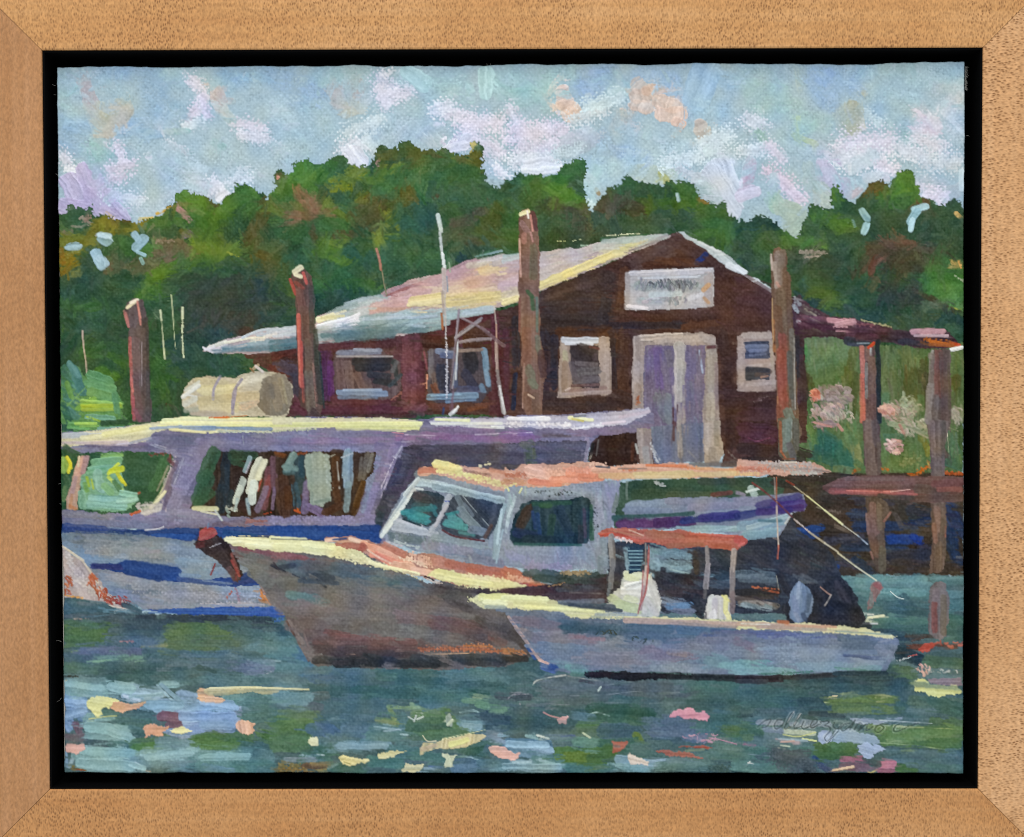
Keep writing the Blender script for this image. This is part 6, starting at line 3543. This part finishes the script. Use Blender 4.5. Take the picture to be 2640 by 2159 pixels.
# ------------------------------------------------------------------ paint surface as a mesh of real relief
GW, GH = NX, NY = int(2345 / RS), int(1830 / RS)
u = np.linspace(0, 1, NX)[None]; v = np.linspace(0, 1, NY)[:, None]
def edge(n, s, amp):                   # uneven cut edge of the linen
    i = np.arange(n)
    return amp * (1.3 * N8[s, (i * 1) % NS] + .9 * N3[s + 40, i % NS] + 2.2 * N24[s + 90, i % NS])
TLp, TRp, BRp, BLp = (145.5, 173), (2488.5, 160), (2485.5, 1996), (164, 1994.5)
top = np.array([TLp[1] + (TRp[1] - TLp[1]) * u[0]])[0] + edge(NX, 10, .55)
bot = np.array([BLp[1] + (BRp[1] - BLp[1]) * u[0]])[0] + edge(NX, 200, .3)
lef = (TLp[0] + (BLp[0] - TLp[0]) * v[:, 0]) + edge(NY, 400, .5)
rig = (TRp[0] + (BRp[0] - TRp[0]) * v[:, 0]) + edge(NY, 600, .3)
GX = lef[:, None] + (rig - lef)[:, None] * u
GY = top[None] + (bot - top)[None] * v
sx = (GX - PX0) / RS; sy = (GY - PY0) / RS
ix = np.clip(sx.astype(int), 0, NW - 2); iy = np.clip(sy.astype(int), 0, NH - 2)
fx = np.clip(sx - ix, 0, 1); fy = np.clip(sy - iy, 0, 1)
def samp(A):
    if A.ndim == 3: a, b = fx[..., None], fy[..., None]
    else: a, b = fx, fy
    return (A[iy, ix] * (1 - a) + A[iy, ix + 1] * a) * (1 - b) + (A[iy + 1, ix] * (1 - a) + A[iy + 1, ix + 1] * a) * b
C = samp(LIN); Hh = samp(HM); I = IDS[np.clip(np.round(sy).astype(int), 0, NH - 1), np.clip(np.round(sx).astype(int), 0, NW - 1)]
YC = .0045                                # the paint surface lies 4.5 mm behind the frame's face
WX, WZ = on_plane(GX, GY, YC)
WY = YC - Hh
# edges of the sheet roll back over the panel
ring = np.zeros((NY, NX)); ring[0] = ring[-1] = 1; ring[:, 0] = ring[:, -1] = 1
ring2 = np.zeros((NY, NX)); ring2[1] = ring2[-2] = 1; ring2[:, 1] = ring2[:, -2] = 1; ring2 *= (1 - ring)
WY = WY + .0045 * ring + .00025 * ring2
painting = thing('oil_painting', 'small oil painting on linen panel of boats moored before a brown boathouse', 'painting', (0, YC + .004, 0))
O0 = np.array([0, YC + .004, 0])
mp_, nt, b = mat('oil_paint', .42, .1)
at = node(nt, 'ShaderNodeAttribute', attribute_name='paint_colour')
nt.links.new(at.outputs['Color'], b.inputs['Base Color'])
tc = nt.nodes.new('ShaderNodeTexCoord')
nz = node(nt, 'ShaderNodeTexNoise', Scale=2600.0, Detail=2.0); nt.links.new(tc.outputs['Object'], nz.inputs['Vector'])
bp = node(nt, 'ShaderNodeBump', Strength=.12, Distance=.00012); nt.links.new(nz.outputs[0], bp.inputs['Height']); nt.links.new(bp.outputs[0], b.inputs['Normal'])
POS = np.stack([WX, WY, WZ], -1).astype(np.float32) - O0.astype(np.float32)
# normals over the whole sheet, so that neighbouring parts shade without a seam
du = np.gradient(POS, axis=1); dv = np.gradient(POS, axis=0)
NRM = np.cross(dv, du); NRM /= np.linalg.norm(NRM, axis=-1, keepdims=True) + 1e-12
if NRM[NY // 2, NX // 2, 1] > 0: NRM = -NRM
POSf = POS.reshape(-1, 3); Cf = np.concatenate([C, np.ones((NY, NX, 1))], -1).astype(np.float32).reshape(-1, 4); Nf = NRM.reshape(-1, 3)
qid = I[:-1, :-1].ravel()
# specks of one part lost inside another are given to their neighbours
q2 = I[:-1, :-1].copy()
for _ in range(2):
    up = np.roll(q2, 1, 0); dn = np.roll(q2, -1, 0); lf = np.roll(q2, 1, 1); rt = np.roll(q2, -1, 1)
    same = (up == q2).astype(int) + (dn == q2) + (lf == q2) + (rt == q2)
    q2 = np.where((same <= 1) & (lf == rt), lf, np.where((same <= 1) & (up == dn), up, q2))
qid = q2.ravel()
base = (np.arange(NY - 1)[:, None] * NX + np.arange(NX - 1)[None]).ravel()
quads = np.stack([base, base + NX, base + NX + 1, base + 1], -1)
def sheet(name, sel, parent):
    q = quads[sel]; used, inv = np.unique(q.ravel(), return_inverse=True); n = len(q)
    me = bpy.data.meshes.new(name)
    me.vertices.add(len(used)); me.vertices.foreach_set('co', POSf[used].ravel())
    me.loops.add(4 * n); me.loops.foreach_set('vertex_index', inv.astype(np.int32).ravel())
    me.polygons.add(n); me.polygons.foreach_set('loop_start', np.arange(0, 4 * n, 4, dtype=np.int32))
    me.polygons.foreach_set('use_smooth', np.ones(n, bool))
    me.update(calc_edges=True)
    ca = me.attributes.new('paint_colour', 'FLOAT_COLOR', 'POINT'); ca.data.foreach_set('color', Cf[used].ravel())
    me.normals_split_custom_set_from_vertices(Nf[used])
    me.materials.append(mp_)
    o = bpy.data.objects.new(name, me); COL.objects.link(o); o.parent = parent
    return o
order = np.argsort(qid, kind='stable'); sq = qid[order]; made = {}
NAMES = {'sky': 'painted_sky', 'trees': 'painted_treeline', 'shrubs': 'painted_shrubs', 'flower': 'painted_flower_clump',
         'house': 'painted_boathouse', 'annex': 'painted_canopy_roof', 'post': 'painted_dock_post', 'piling': 'painted_piling',
         'tank': 'painted_tank', 'flue_pipe': 'painted_flue_pipe', 'antenna': 'painted_antenna', 'tripod_mast': 'painted_mast_frame',
         'bank': 'painted_dark_bank', 'dock_rail': 'painted_dock_beam', 'water': 'painted_water', 'bush': 'painted_bush',
         'ferry': 'painted_cabin_boat', 'lobster_boat': 'painted_fishing_boat', 'skiff': 'painted_skiff', 'fishing_rod': 'painted_fishing_rod'}
LAB = {'painted_cabin_boat': 'lavender cabin boat with blue stripe at the left', 'painted_fishing_boat': 'grey fishing boat with peach roof in the middle',
       'painted_skiff': 'small blue-grey skiff with red canopy in front', 'painted_boathouse': 'dark brown boathouse with pale gabled roof',
       'painted_bush': 'bright green bush behind the cabin boat', 'painted_sky': 'pale blue sky with lilac and peach clouds',
       'painted_water': 'teal water with broken cream and pink reflections', 'painted_treeline': 'dark green treeline with ragged top',
       'painted_tank': 'cream cylindrical tank above the cabin boat roof', 'painted_dark_bank': 'dark shaded bank under the dock beam'}
groups = {}
bounds = np.searchsorted(sq, np.arange(len(PARTS) + 1))
roots = [i for i, p in enumerate(PARTS) if '/' not in p]
def cells(i): return order[bounds[i]:bounds[i + 1]]
kids = {p.split('/')[0] for p in PARTS if '/' in p}
for i in roots:
    c = cells(i); nm = NAMES[PARTS[i]]
    if len(c) < 6: continue
    o = sheet(nm, c, painting)
    if nm in LAB: o['label'] = LAB[nm]
    made.setdefault(PARTS[i], o)
for i, p in enumerate(PARTS):
    if '/' not in p: continue
    a, bb = p.split('/'); c = cells(i)
    if len(c) < 6: continue
    if a not in made:
        e = bpy.data.objects.new(NAMES[a], None); COL.objects.link(e); e.parent = painting; e.empty_display_size = .01
        if NAMES[a] in LAB: e['label'] = LAB[NAMES[a]]
        made[a] = e
    sheet(bb, c, made[a])
# the panel under the paint
mo, nt, b = mat('primed_panel', .8, .2); b.inputs['Base Color'].default_value = (*srgb('b9b4aa'), 1)
cx0, cz0 = on_plane(np.array([150., 2482., 2480., 168.]), np.array([180., 167., 1989., 1988.]), YC + .0012)
V = [(cx0[k], YC + .0006 - O0[1], cz0[k]) for k in range(4)] + [(cx0[k], YC + .0145 - O0[1], cz0[k]) for k in range(4)]
new_obj('panel_board', V, [(3, 2, 1, 0), (4, 5, 6, 7), (0, 1, 5, 4), (1, 2, 6, 5), (2, 3, 7, 6), (3, 0, 4, 7)], mo, painting)
# loose linen threads along the cut edge, and dust caught in the black channel
ml, nt, b = mat('thread', .9, .1); b.inputs['Base Color'].default_value = (*srgb('9a968f'), 1)
def threads(name, specs, parent, org):
    V = []; F = []
    for (px, py, ang, ln, y) in specs:
        n = 5; cxp, cyp = px, py; w_ = .9
        for k in range(n + 1):
            gx, gz = on_plane(np.array([cxp]), np.array([cyp]), y - .0003 * k / n)
            s = .00006 * (1 - .6 * k / n)
            i0 = len(V)
            for q in range(3):
                a = q * 2.094
                V.append((float(gx[0]) + s * math.cos(a) - org[0], y - .0003 * k / n + s * .5 * math.sin(a * 1.3) - org[1], float(gz[0]) + s * math.sin(a) - org[2]))
            if k: 
                for q in range(3):
                    F.append((i0 - 3 + q, i0 - 3 + (q + 1) % 3, i0 + (q + 1) % 3, i0 + q))
            cxp += math.cos(ang) * ln / n; cyp += math.sin(ang) * ln / n; ang += random.uniform(-.5, .5)
    o = new_obj(name, V, F, ml, parent); o['kind'] = 'stuff'; return o
random.seed(3)
sp = [(143, 222, 3.6, 9, YC), (143, 245, 2.8, 5, YC), (150, 452, 3.3, 8, YC), (157, 1247, 3.3, 7, YC), (158, 1300, 3.0, 5, YC),
      (158, 1655, 3.8, 14, YC), (158, 1800, 2.2, 16, YC), (2490, 190, .6, 10, YC), (2492, 350, .2, 8, YC), (1256, 170, 4.4, 6, YC), (1264, 168, 5.0, 5, YC)]
for k in range(60):      # frayed corner at the upper right
    sp.append((2489, 172 + k * 1.0, random.uniform(.2, 1.5), random.uniform(3, 9), YC + random.uniform(0, .0012)))
threads('loose_threads', sp, painting, O0)
sp = []
for (px, py) in [(163, 167), (206, 168), (1382, 143), (1540, 134), (2325, 153), (2332, 152), (434, 1999), (378, 2026), (665, 2024), (985, 2026), (1618, 2012),
                 (2473, 2010), (2383, 2027), (1255, 163), (1340, 2022), (2496, 420), (2502, 1622), (140, 1060), (148, 1302), (1000, 2030)]:
    sp.append((px, py, random.uniform(0, 6), random.uniform(1.5, 5), .017))
threads('dust', sp, frame, (0, .04, 0))
bpy.context.view_layer.update()
print('built in', round(time.time() - _T0, 1), 's', len(quads), 'cells')
